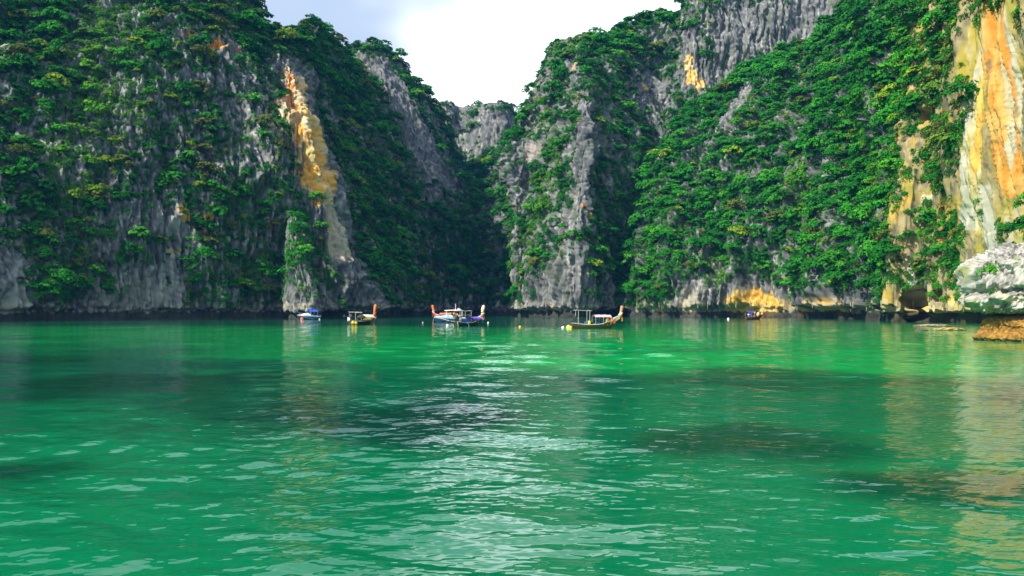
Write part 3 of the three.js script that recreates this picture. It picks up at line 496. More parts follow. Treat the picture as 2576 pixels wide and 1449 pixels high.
  const m = new THREE.Mesh(g, new THREE.MeshPhysicalMaterial({ vertexColors: true, roughness: 0.02, ior: 1.333, normalMap: t, normalScale: new THREE.Vector2(1, 1), name: 'water' }));
  m.name = 'water'; m.receiveShadow = m.castShadow = true; scene.add(m);
  info(m, 'emerald green rippled water of the lagoon', 'water', null, 'structure');
  console.log('water', nx, nz);
}
scene.fog = new THREE.FogExp2(new THREE.Color(0.10, 0.42, 1.0), 0.00010);                // sea air
// ------------------------------------------------------------------ single trees that stand out of the green
const tinted = (c) => { const m = LEAF.clone(); m.color.setRGB(...c); m.name = 'leaves'; return m; };
const BARK = new THREE.MeshStandardMaterial({ color: new THREE.Color().setRGB(0.16, 0.13, 0.09), roughness: 0.9, name: 'bark' }), PALE = new THREE.MeshStandardMaterial({ color: new THREE.Color().setRGB(0.45, 0.42, 0.35), roughness: 0.9, name: 'pale bark' });
const LEAFS = { deep: tinted([0.008, 0.075, 0.010]), green: tinted([0.018, 0.16, 0.010]), bright: tinted([0.06, 0.27, 0.014]), yellow: tinted([0.15, 0.25, 0.012]), olive: tinted([0.12, 0.15, 0.02]) };
const strip = (g) => { const h = g.index ? g.toNonIndexed() : g; for (const k of Object.keys(h.attributes)) if (!['position', 'normal'].includes(k)) h.deleteAttribute(k); return h; };
const joined = (list) => mergeGeometries(list.map(strip));
const tube = (pts, r, seg = 8, n = 6) => new THREE.TubeGeometry(new THREE.CatmullRomCurve3(pts.map((p) => new THREE.Vector3(...p))), seg, r, n, false);
function surface(c, X, Y) {                                   // the point of the relief nearest to a place of the print
  let best = 1e9, k = 0; const { pos, nu, nv, vs, spec } = c, R = spec.cols[0][0].length;
  for (let a = 0; a < nu; a++) for (let b = 0; b < nv; b++) { if (vs[b] > R - 0.9) continue; const q = (a * nv + b) * 3, d = -pos[q + 2], e = (CX + pos[q] / d * FOC - X) ** 2 + (HY - (pos[q + 1] - EYE) / d * FOC - Y) ** 2; if (e < best) { best = e; k = q; } }
  return [[pos[k], pos[k + 1], pos[k + 2]], [c.nrm[k], c.nrm[k + 1], c.nrm[k + 2]]];
}
function treeThing(c, X, Y, wide, leaf, kind, label, group) {
  const [p, n] = surface(c, X, Y), s = wide / FOC * -p[2], h = Math.hypot(n[0], n[2]) || 1, ox = n[0] / h, oz = n[2] / h;
  const t = thing(kind === 'shrub' ? 'shrub' : 'jungle_tree', label, kind === 'shrub' ? 'bush' : 'tree', [p[0], p[1] - 0.25 * s, p[2]], 0, group);
  const r = rng(Math.round(X * 7 + Y)), reach = kind === 'shrub' ? 0.12 : 0.3;
  const top = [ox * s * reach, s * (kind === 'shrub' ? 0.12 : 0.3), oz * s * reach];
  part(t, 'trunk', joined([tube([[-ox * s * 0.25, -s * 0.1, -oz * s * 0.25], [ox * s * 0.1, s * 0.05, oz * s * 0.1], top], s * 0.022, 6, 6), ...[0, 1, 2, 3].map((k) => { const a = k * 1.57 + r(); return tube([top, [top[0] + Math.cos(a) * s * 0.2, top[1] + s * 0.12, top[2] + Math.sin(a) * s * 0.2]], s * 0.011, 4, 5); })]), BARK);
  const geo = kind === 'shrub' ? SHRUBS[Math.floor(r() * SHRUBS.length)] : CROWNS[Math.floor(r() * CROWNS.length)];
  const m = part(t, 'crown', geo, LEAFS[leaf]); m.position.set(...top); m.rotation.y = r() * 6; m.scale.set(s, s * 0.95, s);
  return t;
}
for (const a of [
  [cliffs.left, 128, 142, 46, 'yellow', 'tree', 'yellow-green tree high on the left cliff slope near the left edge'],
  [cliffs.left, 385, 262, 30, 'yellow', 'tree', 'small yellow-green tree beside grey rock at mid height of left cliff'],
  [cliffs.left, 311, 150, 44, 'bright', 'tree', 'bright green domed tree on the upper left cliff under the summit scrub'],
  [cliffs.left, 304, 362, 48, 'yellow', 'tree', 'lime-coloured spreading tree halfway down the left cliff'],
  [cliffs.left, 230, 236, 56, 'bright', 'tree', 'bright tree in the sunlit green gully of the left cliff'],
  [cliffs.left, 270, 480, 48, 'yellow', 'tree', 'yellow-green tree above the pale grey rock face of the left cliff'],
  [cliffs.left, 276, 592, 40, 'bright', 'tree', 'light green tree left of the lower grey rock face'],
  [cliffs.left, 374, 609, 26, 'green', 'tree', 'small umbrella-shaped tree jutting alone from the bare grey wall'],
  [cliffs.left, 488, 404, 62, 'bright', 'tree', 'wide flat-topped tree on a ledge left of the orange streak'],
  [cliffs.left, 469, 757, 26, 'yellow', 'shrub', 'small yellow-green bush just above the waterline of the left cliff'],
  [cliffs.left, 655, 742, 50, 'green', 'tree', 'rounded green tree over the water left of the slim rock spire'],
  [cliffs.left, 698, 752, 38, 'green', 'tree', 'lower round tree touching the left foot of the slim rock spire'],
  [cliffs.left, 790, 505, 56, 'bright', 'tree', 'bright tree directly behind the top of the slim rock spire'],
  [cliffs.left, 815, 575, 50, 'bright', 'tree', 'bright tree under the foot of the pale streak, right of the spire'],
  [cliffs.left, 905, 585, 40, 'yellow', 'shrub', 'yellow-tinged bush right of the lower end of the pale streak'],
  [cliffs.backLeft, 975, 690, 32, 'bright', 'tree', 'small bright tree in the dark corner right of the shaded wall'],
  [cliffs.backLeft, 1233, 578, 34, 'bright', 'tree', 'lone light green tree in the dark valley under the far cliff'],
  [cliffs.backLeft, 1212, 503, 34, 'green', 'tree', 'mid green tree in the valley below the grey far cliff'],
  [cliffs.middle, 1480, 98, 34, 'deep', 'tree', 'dark round tree near the skyline of the middle cliff'],
  [cliffs.middle, 1350, 640, 50, 'bright', 'tree', 'sunlit tree on the green rib left of the grey buttress'],
  [cliffs.right, 1652, 658, 44, 'bright', 'tree', 'bright round tree low on the jungle cliff right of the buttress'],
  [cliffs.right, 1572, 640, 44, 'bright', 'tree', 'sunlit tree at the left border of the jungle cliff'],
  [cliffs.right, 1690, 740, 40, 'bright', 'shrub', 'pale green bush hanging above the water behind the pink-roofed boat'],
  [cliffs.right, 2108, 172, 70, 'bright', 'tree', 'broad tree with bright top high on the jungle cliff'],
  [cliffs.right, 2086, 62, 66, 'green', 'tree', 'dense green tree on the ridge against the grey summit rock'],
  [cliffs.right, 2120, 620, 46, 'olive', 'tree', 'dull olive tree in the lower jungle left of the ochre wall'],
  [cliffs.near, 2347, 530, 66, 'bright', 'shrub', 'large round bush growing from the middle of the near ochre wall'],
  [cliffs.near, 2326, 388, 48, 'green', 'shrub', 'dark round bush high on the near wall beside white rock'],
  [cliffs.near, 2277, 586, 48, 'green', 'shrub', 'round bush at the left corner of the near wall'],
  [cliffs.near, 2312, 664, 60, 'green', 'shrub', 'drooping bush above the small sea cave of the near wall'],
  [cliffs.near, 2395, 660, 60, 'bright', 'shrub', 'bush filling the corner above the white boulder'],
  [cliffs.near, 2268, 182, 96, 'bright', 'tree', 'large leafy tree leaning out from the upper left of near wall'],
  [cliffs.near, 2300, 40, 110, 'green', 'tree', 'big tree at the top edge left of the orange rock'],
]) treeThing(...a);
{                                                             // bare, pale trees
  const bareTree = (c, X, Y, tall, label) => {
    const [p] = surface(c, X, Y), s = tall / FOC * -p[2], r = rng(Math.round(X)), t = thing('bare_tree', label, 'tree', p);
    part(t, 'trunk', tube([[0, -1, 0], [s * 0.05, s * 0.35, 0], [s * 0.02, s * 0.7, s * 0.05]], s * 0.025, 8, 6), PALE);
    for (let k = 0; k < 9; k++) { const a = r() * 6.28, h = s * (0.3 + 0.4 * r()), l = s * (0.25 + 0.25 * r()); part(t, 'branch', joined([tube([[s * 0.03, h, 0], [Math.cos(a) * l * 0.5, h + l * 0.5, Math.sin(a) * l * 0.5], [Math.cos(a) * l, h + l * 0.8, Math.sin(a) * l]], s * 0.011, 6, 5), tube([[Math.cos(a) * l * 0.5, h + l * 0.5, Math.sin(a) * l * 0.5], [Math.cos(a + 1) * l * 0.8, h + l, Math.sin(a + 1) * l * 0.8]], s * 0.007, 4, 4)]), PALE); }
  };
  bareTree(cliffs.left, 792, 100, 34, 'leafless pale tree on the skyline above the orange streak');
  bareTree(cliffs.near, 2275, 60, 60, 'leafless white-branched tree in the canopy left of orange rock');
  bareTree(cliffs.backLeft, 1215, 545, 26, 'thin pale dead tree standing in the dark valley');
}
// ------------------------------------------------------------------ the white boulder on its oyster-covered foot
{
  const C0 = [52.5, 0, -89], t = thing('sea_boulder', 'big white craggy boulder on a narrower ochre foot at the right edge', 'rock', C0);
  const lump = (nu, nv, f, paint) => {
    const P = [], C = [], idx = [];
    for (let i = 0; i <= nu; i++) for (let j = 0; j <= nv; j++) { const a = i / nu * Math.PI * 2, b = (j / nv - 0.5) * Math.PI, p = f(Math.cos(b) * Math.cos(a), Math.sin(b), Math.cos(b) * Math.sin(a)); P.push(...p); C.push(...paint(...p)); }
    for (let i = 0; i < nu; i++) for (let j = 0; j < nv; j++) { const p = i * (nv + 1) + j; idx.push(p, p + 1, p + nv + 1, p + 1, p + nv + 2, p + nv + 1); }
    const g = new THREE.BufferGeometry(); g.setAttribute('position', new THREE.Float32BufferAttribute(P, 3)); g.setAttribute('color', new THREE.Float32BufferAttribute(C, 3)); g.setIndex(idx); g.computeVertexNormals(); return g;
  };
  const pw = (v, e) => Math.sign(v) * Math.pow(Math.abs(v), e);
  const body = lump(330, 200, (x, y, z) => {
    const X = pw(x, 0.58) * 6.3, Y = pw(y, 0.6) * 3.6, Z = pw(z, 0.6) * 5.6;
    const y0 = Y + 6.15, up = (y0 - 2.5) / 7.3;
    const crack = 5.35 + 0.10 * X + 0.3 * noise(X / 3, 1, Z / 3), inC = Math.exp(-(((y0 - crack) / 0.28) ** 2)) * sstep(3.5, -1, X) * sstep(-4, 0, Z);
    let k = 1 + 0.13 * fbm(X / 4, y0 / 4, Z / 4, 3) + 0.10 * (ridge(noise(X / 1.9 + 3, y0 / 1.9, Z / 1.9)) - 0.5) + 0.06 * (ridge(noise(X / 0.85, y0 / 0.95, Z / 0.85)) - 0.5) + 0.03 * (ridge(noise(X / 0.4, y0 / 0.4, Z / 0.4)) - 0.5) + 0.016 * noise(X / 0.2, y0 / 0.2, Z / 0.2);
    k -= 0.13 * inC; k += 0.05 * sstep(0.9, -0.2, y0 - crack + 0.4) * sstep(2, -2, X) * sstep(0.3, 1.0, y0 - 2.5);
    k *= mix(0.97, 0.80, sstep(0.55, 1.0, up) * sstep(-2, -6, X));
    return [X * k, y0 + Y * (k - 1), Z * k];
  }, (x, y, z) => {
    const s = fbm(x / 1.8, y / 1.8, z / 1.8, 4), v = noise(x / 0.4, y / 0.5, z / 0.4), st = noise(x / 0.35, y / 2.5, z / 0.35);
    let c = mix3([0.11, 0.11, 0.10], [0.42, 0.41, 0.375], sstep(-0.5, 0.4, 0.8 * s + 0.5 * v + 0.5 * noise(x / 0.17, y / 0.17, z / 0.17)));
    c = mix3(c, [0.30, 0.31, 0.30], 0.75 * sstep(-1.2, 2.8, x) * sstep(5.6, 4.2, y + 0.5 * s) * sstep(-0.6, 0.2, st + s));  // lower right greyed: shade of the side away from the sun, painted in
    c = mix3(c, [0.17, 0.20, 0.05], 0.85 * sstep(0.1, 0.4, fbm(x / 2.6 + 4, y / 1.9, z / 2.6 + 1, 3)));
    c = mix3(c, [0.62, 0.48, 0.30], 0.6 * sstep(0.1, 0.5, noise(x / 1.7 + 9, y / 1.2, z / 2)) * sstep(5.2, 4.6, y) * sstep(3.2, 3.8, y));
    if (y < 2.7 + 0.3 * v) c = mix3(c, [0.05, 0.055, 0.035], 0.8);
    return c;
  });
  part(t, 'boulder', body, ROCK);
  const foot = lump(330, 150, (x, y, z) => {
    const X = pw(x, 0.7) * 5.6 + 0.2, Z = pw(z, 0.7) * 4.9 + 0.6, Y = pw(y, 0.85) * 2.1 + 0.7;
    const ledge = 0.10 * Math.sin(Y * 3.2 + 2 * noise(X / 2, 0, Z / 2));
    const k = 1 + ledge * 0.3 + 0.09 * fbm(X / 2.2, Y / 1.6, Z / 2.2, 3) + 0.03 * noise(X / 0.32, Y / 0.28, Z / 0.32) + 0.018 * noise(X / 0.13, Y / 0.13, Z / 0.13) - 0.05 * sstep(1.2, 2.4, Y) - 0.12 * sstep(-3.6, -4.6, X) * sstep(0.2, 1.0, Y) * sstep(2.0, 1.2, Y);
    return [X * k, Y + 0.10 * noise(X / 0.5, 3, Z / 0.5), Z * k];
  }, (x, y, z) => {
    const v = noise(x / 0.22, y / 0.2, z / 0.22), s = fbm(x / 1.5, y / 1, z / 1.5, 3);
    let c = mix3([0.15, 0.08, 0.012], [0.38, 0.20, 0.025], sstep(-0.4, 0.5, v + 0.6 * s));
    c = mix3(c, [0.07, 0.06, 0.025], 0.7 * sstep(0.25, 0.6, noise(x / 0.3 + 5, y / 0.24, z / 0.3)));
    c = mix3(c, [0.10, 0.10, 0.05], 0.8 * sstep(1.9, 2.5, y + 0.3 * s)); c = mix3(c, [0.035, 0.04, 0.02], 0.8 * sstep(0.35, 0.1, y + 0.12 * v));
    return c;
  });
  part(t, 'oyster_foot', foot, ROCK);
  for (const [x, y, z, w, leaf, label] of [[3.1, 6.3, 5.1, 3.5, 'green', 'dark green bush in the hollow on the right of the white boulder'], [0.2, 7.2, 5.5, 2.3, 'bright', 'small bright bush in a crack on the upper face of white boulder'], [2.2, 5.1, 6.4, 2.0, 'yellow', 'yellow-green tuft right of the boulder crack'], [1.8, 4.0, 6.4, 1.8, 'yellow', 'yellow-green tuft low on the grey face of the boulder'], [-1.6, 3.6, 6.3, 1.5, 'bright', 'tiny plant on the lower left block of the boulder'], [2.8, 9.5, 0.5, 4.6, 'yellow', 'low scrub on the flat top of the white boulder'], [-5.4, 6.9, 2.0, 2.7, 'bright', 'bush behind the upper left shoulder of the white boulder'], [-5.6, 4.9, 2.7, 1.6, 'green', 'green plant at the left end of the boulder crack']]) {
    const s = thing('shrub', label, 'bush', [C0[0] + x, y, C0[2] + z]);
    part(s, 'stem', tube([[0, -0.3 * w, -0.3 * w], [0, 0.05 * w, 0]], 0.03 * w, 4, 5), BARK);
    const m = part(s, 'foliage', SHRUBS[Math.floor(Math.abs(x * 10)) % 3], LEAFS[leaf]); m.scale.set(w, w * 0.9, w); m.rotation.set(0.5, x, 0);
  }
  // low rocks awash
  const low = (X, Y, w, h, dp, col, label) => {
    const d = FOC * EYE / (Y - HY), p = at(X, HY, d), s = thing('shore_rock', label, 'rock', [p[0], 0, p[2]]);
    part(s, 'stone', lump(90, 50, (x, y, z) => { const k = 1 + 0.28 * fbm(x * 2.3 + X, y * 2, z * 2.3, 3) + 0.1 * noise(x * 9, y * 5, z * 9); return [x * w * k, pw(y, 0.8) * h * k, z * dp * k]; }, (x, y, z) => mix3([0.05, 0.05, 0.03], y > 0.12 ? col : [0.09, 0.08, 0.03], sstep(-0.3, 0.3, noise(x * 2.5, y * 4, z * 2.5) + 0.1))), ROCK);
  };
  low(2316, 832, 0.95, 0.30, 0.7, [0.10, 0.11, 0.06], 'small dark rock awash left of the ochre shelf');
  low(2388, 831, 2.3, 0.42, 1.3, [0.42, 0.32, 0.10], 'flat ochre rock shelf awash between the wall and white boulder');
  low(2345, 821, 3.2, 0.4, 1.6, [0.36, 0.32, 0.20], 'long low pale rock at the foot of the near wall');
}
// ------------------------------------------------------------------ boats and floats
const paint = (r, g, b, rough = 0.5, name = 'paint') => new THREE.MeshStandardMaterial({ color: new THREE.Color().setRGB(r, g, b), roughness: rough, side: THREE.DoubleSide, name });
const M = {
  wood: paint(0.10, 0.048, 0.016, 0.6, 'brown wood'), dark: paint(0.018, 0.028, 0.016, 0.55, 'dark green paint'), redwood: paint(0.17, 0.05, 0.025, 0.6, 'red brown wood'), plank: paint(0.50, 0.30, 0.14, 0.6, 'bare planks'), cream: paint(0.82, 0.62, 0.36, 0.5, 'cream paint'), white: paint(0.86, 0.86, 0.84, 0.4, 'white paint'), rail: paint(0.55, 0.60, 0.62, 0.5, 'pale rail'),
  orange: paint(0.85, 0.20, 0.03, 0.8, 'orange cloth'), red: paint(0.80, 0.12, 0.04, 0.8, 'red cloth'), pink: paint(0.86, 0.42, 0.52, 0.8, 'pink tarpaulin'), purple: paint(0.16, 0.05, 0.62, 0.8, 'purple tarpaulin'), blue: paint(0.03, 0.12, 0.50, 0.7, 'blue tarpaulin'), navy: paint(0.015, 0.06, 0.14, 0.25, 'navy gelcoat'), teal: paint(0.01, 0.14, 0.26, 0.25, 'teal gelcoat'), paleblue: paint(0.42, 0.56, 0.66, 0.3, 'pale blue gelcoat'),
  yellow: paint(0.85, 0.55, 0.03, 0.5, 'yellow plastic'), lime: paint(0.55, 0.60, 0.08, 0.6, 'yellow green plastic'), metal: paint(0.45, 0.45, 0.42, 0.4, 'galvanised pipe'), engine: paint(0.05, 0.048, 0.045, 0.5, 'greasy engine'), black: paint(0.02, 0.02, 0.02, 0.6, 'black rubber'), green: paint(0.06, 0.22, 0.05, 0.8, 'green netting'), glass: paint(0.03, 0.05, 0.07, 0.1, 'tinted screen'), rope: paint(0.6, 0.55, 0.4, 0.9, 'rope'), buoyred: paint(0.85, 0.13, 0.03, 0.5, 'red plastic'), khaki: paint(0.32, 0.28, 0.2, 0.8, 'canvas bags'),
};
const box = (w, h, d, x, y, z, ry = 0, rz = 0) => { const g = new THREE.BoxGeometry(w, h, d); g.rotateZ(rz); g.rotateY(ry); g.translate(x, y, z); return g; };
const ball = (r, x, y, z, sy = 1, sx = 1) => { const g = new THREE.SphereGeometry(r, 14, 10); g.scale(sx, sy, 1); g.translate(x, y, z); return g; };
const rod = (a, b, r) => tube([a, [(a[0] + b[0]) / 2, (a[1] + b[1]) / 2, (a[2] + b[2]) / 2], b], r, 4, 6);
function loft(rows) {                                         // a skin over rows of points
  const n = rows[0].length, P = rows.flat(2), idx = [];
  for (let i = 0; i < rows.length - 1; i++) for (let j = 0; j < n - 1; j++) { const p = i * n + j; idx.push(p, p + n, p + 1, p + 1, p + n, p + n + 1); }
  const g = new THREE.BufferGeometry(); g.setAttribute('position', new THREE.Float32BufferAttribute(P, 3)); g.setIndex(idx); g.computeVertexNormals(); return g;
}
// a tarpaulin on hoops: x0..x1 along the boat, sagging between its hoops, with a folded edge
const tarp = (x0, x1, w, y, rise, droop = 0.12) => loft(Array.from({ length: 17 }, (_, i) => { const t = i / 16; return Array.from({ length: 13 }, (_, j) => { const s = j / 6 - 1; return [mix(x0, x1, t), y + rise * (1 - s * s) - droop * (Math.abs(s) > 0.95 ? 1 : 0) - 0.05 * Math.abs(Math.sin(t * Math.PI * 3)) * (1 - s * s) - 0.3 * Math.max(0, t - 0.8), s * w]; }); }));
function longtail(o) {
  const t = thing('longtail_boat', o.label, 'boat', o.pos, o.turn, 'wooden longtail boats moored in the lagoon'), L = o.L, B = o.B ?? 0.85, S = o.sheer ?? 1.25, st = 30;
  const half = (u) => B * (0.55 + 0.45 * sstep(0, 0.4, u)) * (1 - Math.pow(sstep(0.5, 1.02, u), 1.3) * 0.96), sheer = (u) => 0.62 + 0.22 * (1 - sstep(0, 0.3, u)) + S * Math.pow(sstep(0.35, 1.1, u), 1.7) * 1.25, keel = (u) => -0.3 + (sheer(1) - 0.05) * Math.pow(sstep(0.68, 1.04, u), 1.6) + 0.1 * (1 - sstep(0, 0.3, u));
  const sec = (u, k, y0 = 0) => Array.from({ length: 15 }, (_, j) => { const s = j / 7 - 1, a = s * Math.PI / 2; return [-L / 2 + u * L, keel(u) + y0 + (sheer(u) - keel(u) - y0) * Math.pow(1 - Math.cos(a), 0.85), half(u) * k * Math.sin(a)]; });
  const us = Array.from({ length: st + 1 }, (_, i) => i / st);
  const transom = loft([sec(0, 1), sec(0, 1).map(([x, , z]) => [x, sheer(0), z])]);
  part(t, 'hull', joined([loft(us.map((u) => sec(u, 1))), transom]), o.hull);
  part(t, 'lining', loft(us.slice(0, -1).map((u) => sec(u, 0.93, 0.06))), o.lining ?? M.plank);
  for (const s of [-1, 1]) part(t, 'gunwale', tube(us.map((u) => [-L / 2 + u * L, sheer(u) + 0.02, s * half(u)]), 0.055, 40, 6), o.rail ?? M.rail);
  for (const s of [-1, 1]) part(t, 'bow_strake', loft(us.filter((u) => u >= 0.68).map((u) => [0.02, 0.35, 0.7, 1].map((f) => [-L / 2 + u * L, sheer(u) - 0.03 - f * (0.05 + 0.52 * sstep(0.66, 0.9, u)) * (1 - 0.25 * sstep(0.9, 1, u)), s * (half(u) * (1.02 - 0.13 * f * f * 1.3) + 0.02)]))), o.bow ?? M.cream);
  part(t, 'bow_deck', loft(us.filter((u) => u > 0.74).map((u) => [-1, -0.5, 0, 0.5, 1].map((s) => [-L / 2 + u * L, sheer(u) - 0.08 + 0.05 * (1 - s * s), s * half(u) * 0.95]))), o.bow ?? M.plank);
  for (const x of [-0.22, 0.02, 0.2]) part(t, 'thwart', box(0.22, 0.05, B * 1.7, x * L, 0.58, 0), M.plank);
  const bx = L / 2 - 0.12, by = sheer(1), H = o.prow ?? 3.6;
  part(t, 'prow_post', loft([[0, 0.16, 0.2], [0.2, 0.17, 0.16], [0.5, 0.17, 0.12], [0.8, 0.2, 0.12], [1, o.prowTop ?? 0.22, 0.14]].map(([f, w, d]) => { const x = bx + 0.05 + 0.55 * f - 0.12 * f * f, y = by - 0.2 + (H - by + 0.2) * f; return [[x - w, y, -d], [x + w, y - 0.05, -d], [x + w, y - 0.05, d], [x - w, y, d], [x - w, y, -d]]; })), o.prowMat ?? M.plank);
  part(t, 'garland', joined([0, 1, 2].map((k) => { const g = new THREE.TorusGeometry(0.24 - 0.02 * k, 0.09, 7, 14); g.rotateX(Math.PI / 2); g.translate(bx + 0.12 + 0.1 * k, by + 0.10 + 0.16 * k, 0); return g; })), o.garland ?? M.cream);
  part(t, 'ribbon', joined([-1, 0, 1].map((k) => loft([0, 0.25, 0.5, 0.75, 1].map((f) => [[bx + 0.28 + 0.16 * f + 0.04 * Math.sin(f * 7 + k), by + 0.2 - (1.15 - 0.2 * Math.abs(k)) * f, k * 0.14 - 0.09], [bx + 0.34 + 0.16 * f, by + 0.2 - (1.15 - 0.2 * Math.abs(k)) * f, k * 0.14 + 0.09]])))), o.ribbon ?? M.orange);
  if (o.wrap) part(t, 'prow_wrap', loft(Array.from({ length: 9 }, (_, i) => { const f = i / 8, y = by + 0.5 + (H - by - 0.35) * f, x = bx + 0.05 + 0.55 * f - 0.12 * f * f, r = 0.2 + 0.13 * Math.sin(f * 3.1 * (o.paddle ? 1 : 0.4)) + 0.03 * Math.sin(i * 3); return Array.from({ length: 11 }, (_, j) => { const a = j / 10 * 6.2832; return [x + Math.cos(a) * r * (i === 8 ? 0.3 : 1), y, Math.sin(a) * r * (i === 8 ? 0.3 : 1)]; }); })), o.wrap);
  // engine on its pivot with the long propeller shaft
  const ex = -L / 2 + 0.5, e = part(t, 'engine', joined([box(0.75, 0.42, 0.46, ex, 1.55, 0, 0, -0.25), box(0.4, 0.26, 0.36, ex - 0.05, 1.86, 0, 0, -0.25), ball(0.2, ex + 0.38, 1.58, 0.12), box(0.14, 0.9, 0.14, ex, 1.05, 0), rod([ex + 0.3, 1.6, 0], [ex + 1.4, 1.75, 0.1], 0.035), box(0.25, 0.12, 0.5, ex - 0.3, 1.7, 0)]), M.engine);
  const q = o.tail ?? 3.6, dir = o.tailUp ? 0.12 : -0.44, tip = [ex - 0.3 - q, 1.5 + q * dir, o.swing ?? 0];
  const shaft = part(e, 'propeller_shaft', tube([[ex - 0.3, 1.4, 0], [ex - 0.3 - q * 0.5, 1.5 + q * dir * 0.5, (o.swing ?? 0) / 2], tip], 0.085, 10, 7), M.engine); shaft.name = 'propeller_shaft';
  part(e, 'propeller', joined([0, 1, 2].map((k) => { const g = new THREE.BoxGeometry(0.04, 0.28, 0.12); g.translate(0, 0.16, 0); g.rotateX(k * 2.094); g.translate(...tip); return g; })), M.engine);
  if (o.frame) {
    const [x0, x1, y, w] = o.frame, pts = [[x0 + 0.15, 0.7], [x1 - 0.05, 0.65]];
    for (const [x, y0] of pts) for (const s of [-1, 1]) part(t, 'roof_post', rod([x, y0, s * w], [x + 0.02, y, s * w], 0.04), M.metal);
    part(t, 'roof_frame', joined([...[-1, 1].map((s) => rod([x0 - 0.3, y + 0.1, s * w], [x1 + 0.3, y - 0.02, s * w], 0.045)), ...[x0, (x0 + x1) / 2, x1].map((x) => rod([x, y + 0.04, -w], [x, y + 0.04, w], 0.035))]), M.metal);
  }
  if (o.roof) {
    const [x0, x1, y, w, rise, mat] = o.roof;
    part(t, 'canopy', tarp(x0, x1, w, y, rise), mat);
    for (const x of [x0 + 0.1, (x0 + x1) / 2, x1 - 0.1]) part(t, 'canopy_hoop', tube([[x, 0.6, -w * 0.95], [x, y - 0.05, -w * 0.95], [x, y + rise - 0.05, 0], [x, y - 0.05, w * 0.95], [x, 0.6, w * 0.95]], 0.03, 14, 5), M.metal);
  }
  return t;
}
const afloat = (X, d) => { const p = at(X, HY, d); return [p[0], 0, p[2]]; };
const R = Math.PI / 180;
function load(t, name, geos, mat) { return part(t, name, joined(geos), mat); }
const b1 = longtail({ label: 'brown longtail boat with pink awning and orange ribbons, nearest of the boats', pos: afloat(1500, 142), turn: 14 * R, L: 8.1, hull: M.wood, bow: M.cream, roof: [-0.5, 2.3, 1.95, 0.85, 0.28, M.pink], frame: [-3.4, -1.3, 2.85, 0.7], prow: 3.65, tail: 3.9, swing: 0.6, prowMat: paint(0.62, 0.30, 0.20, 0.6, 'salmon paint') });
for (const g of [box(0.22, 0.42, 0.35, 1.7, 1.5, 0.45), box(0.22, 0.42, 0.35, 1.95, 1.5, 0.1), box(0.2, 0.4, 0.3, 1.5, 1.25, 0.6)]) load(b1, 'life_jacket', [g], M.yellow);
load(b1, 'ribbon_bundle', [ball(0.32, 2.55, 1.25, 0.6, 1.1), ball(0.22, 2.35, 1.65, 0.55, 1), ball(0.25, 2.8, 1.0, 0.62, 1.2)], M.red);
load(b1, 'cargo', [box(0.7, 0.4, 0.7, 0.2, 0.85, 0.1), box(0.9, 0.45, 0.8, 1.2, 0.9, 0), box(0.5, 0.35, 0.5, -0.9, 0.85, 0.1)], paint(0.02, 0.04, 0.12, 0.7, 'dark blue cushions'));
load(b1, 'drum', [new THREE.CylinderGeometry(0.25, 0.25, 0.5, 14).translate(-1.35, 1.0, 0.55)], M.yellow);
load(b1, 'jug', [new THREE.CylinderGeometry(0.15, 0.17, 0.4, 10).translate(-2.0, 0.95, 0.5)], M.blue);
const b2 = longtail({ label: 'dark longtail boat with purple tarpaulin and a cream paddle-shaped prow', pos: afloat(1180, 162), turn: 54 * R, L: 8.0, hull: M.dark, bow: paint(0.84, 0.66, 0.42, 0.5, 'cream paint'), roof: [0.2, 3.0, 1.35, 0.95, 0.35, M.purple], frame: [-3.6, -0.2, 2.75, 0.7], prow: 3.7, wrap: paint(0.86, 0.70, 0.45, 0.8, 'cream cloth'), paddle: true, ribbon: M.orange, tail: 2.2, swing: -0.8 });
load(b2, 'tarpaulin_remnant', [tarp(-3.2, -1.3, 0.7, 2.78, 0.1)], M.green);
load(b2, 'cargo', [box(0.9, 0.7, 0.8, -1.3, 1.0, 0.1), box(0.8, 0.6, 0.7, -0.4, 1.0, 0.2), ball(0.45, -1.9, 1.0, 0.2, 0.9)], M.blue);
load(b2, 'bag', [ball(0.35, -2.9, 1.2, 0.3, 1.1), ball(0.3, -2.6, 1.75, 0.1), ball(0.28, -3.1, 1.8, 0.2)], M.khaki);
load(b2, 'mooring_rope', [tube([[-3.9, 0.8, 0.5], [-4.3, 0.5, 0.9], [-4.5, 0, 1.1]], 0.04)], M.rope);
load(b2, 'mooring_rope', [tube([[-1.6, 0.6, 0.85], [-1.4, 0.3, 1.0], [-1.3, 0, 1.05]], 0.035)], M.rope);
const b3 = longtail({ label: 'longtail boat with white and yellow cover seen from its stern', pos: afloat(912, 178), turn: 62 * R, L: 8.0, hull: M.dark, bow: paint(0.8, 0.5, 0.2, 0.5, 'tan paint'), roof: [-0.4, 2.6, 1.5, 1.15, 0.5, paint(0.88, 0.80, 0.62, 0.8, 'off-white tarpaulin')], frame: [-3.4, -1.2, 2.45, 0.75], prow: 3.9, wrap: M.orange, ribbon: M.orange, tail: 2.0, tailUp: true, garland: M.red });
load(b3, 'tarpaulin', [tarp(-3.3, -1.2, 0.75, 2.46, 0.12)], paint(0.62, 0.66, 0.58, 0.8, 'grey green tarpaulin'));
load(b3, 'fender', [ball(0.42, -4.0, 0.35, 0.75, 0.95), ball(0.34, -3.6, 0.3, 1.15, 1)], M.yellow);
load(b3, 'crate', [box(0.5, 0.9, 0.5, -3.6, 1.1, -0.45)], M.white);
load(b3, 'folded_cover', [ball(0.55, 0.4, 1.0, 0.95, 0.5, 2.4)], M.yellow);
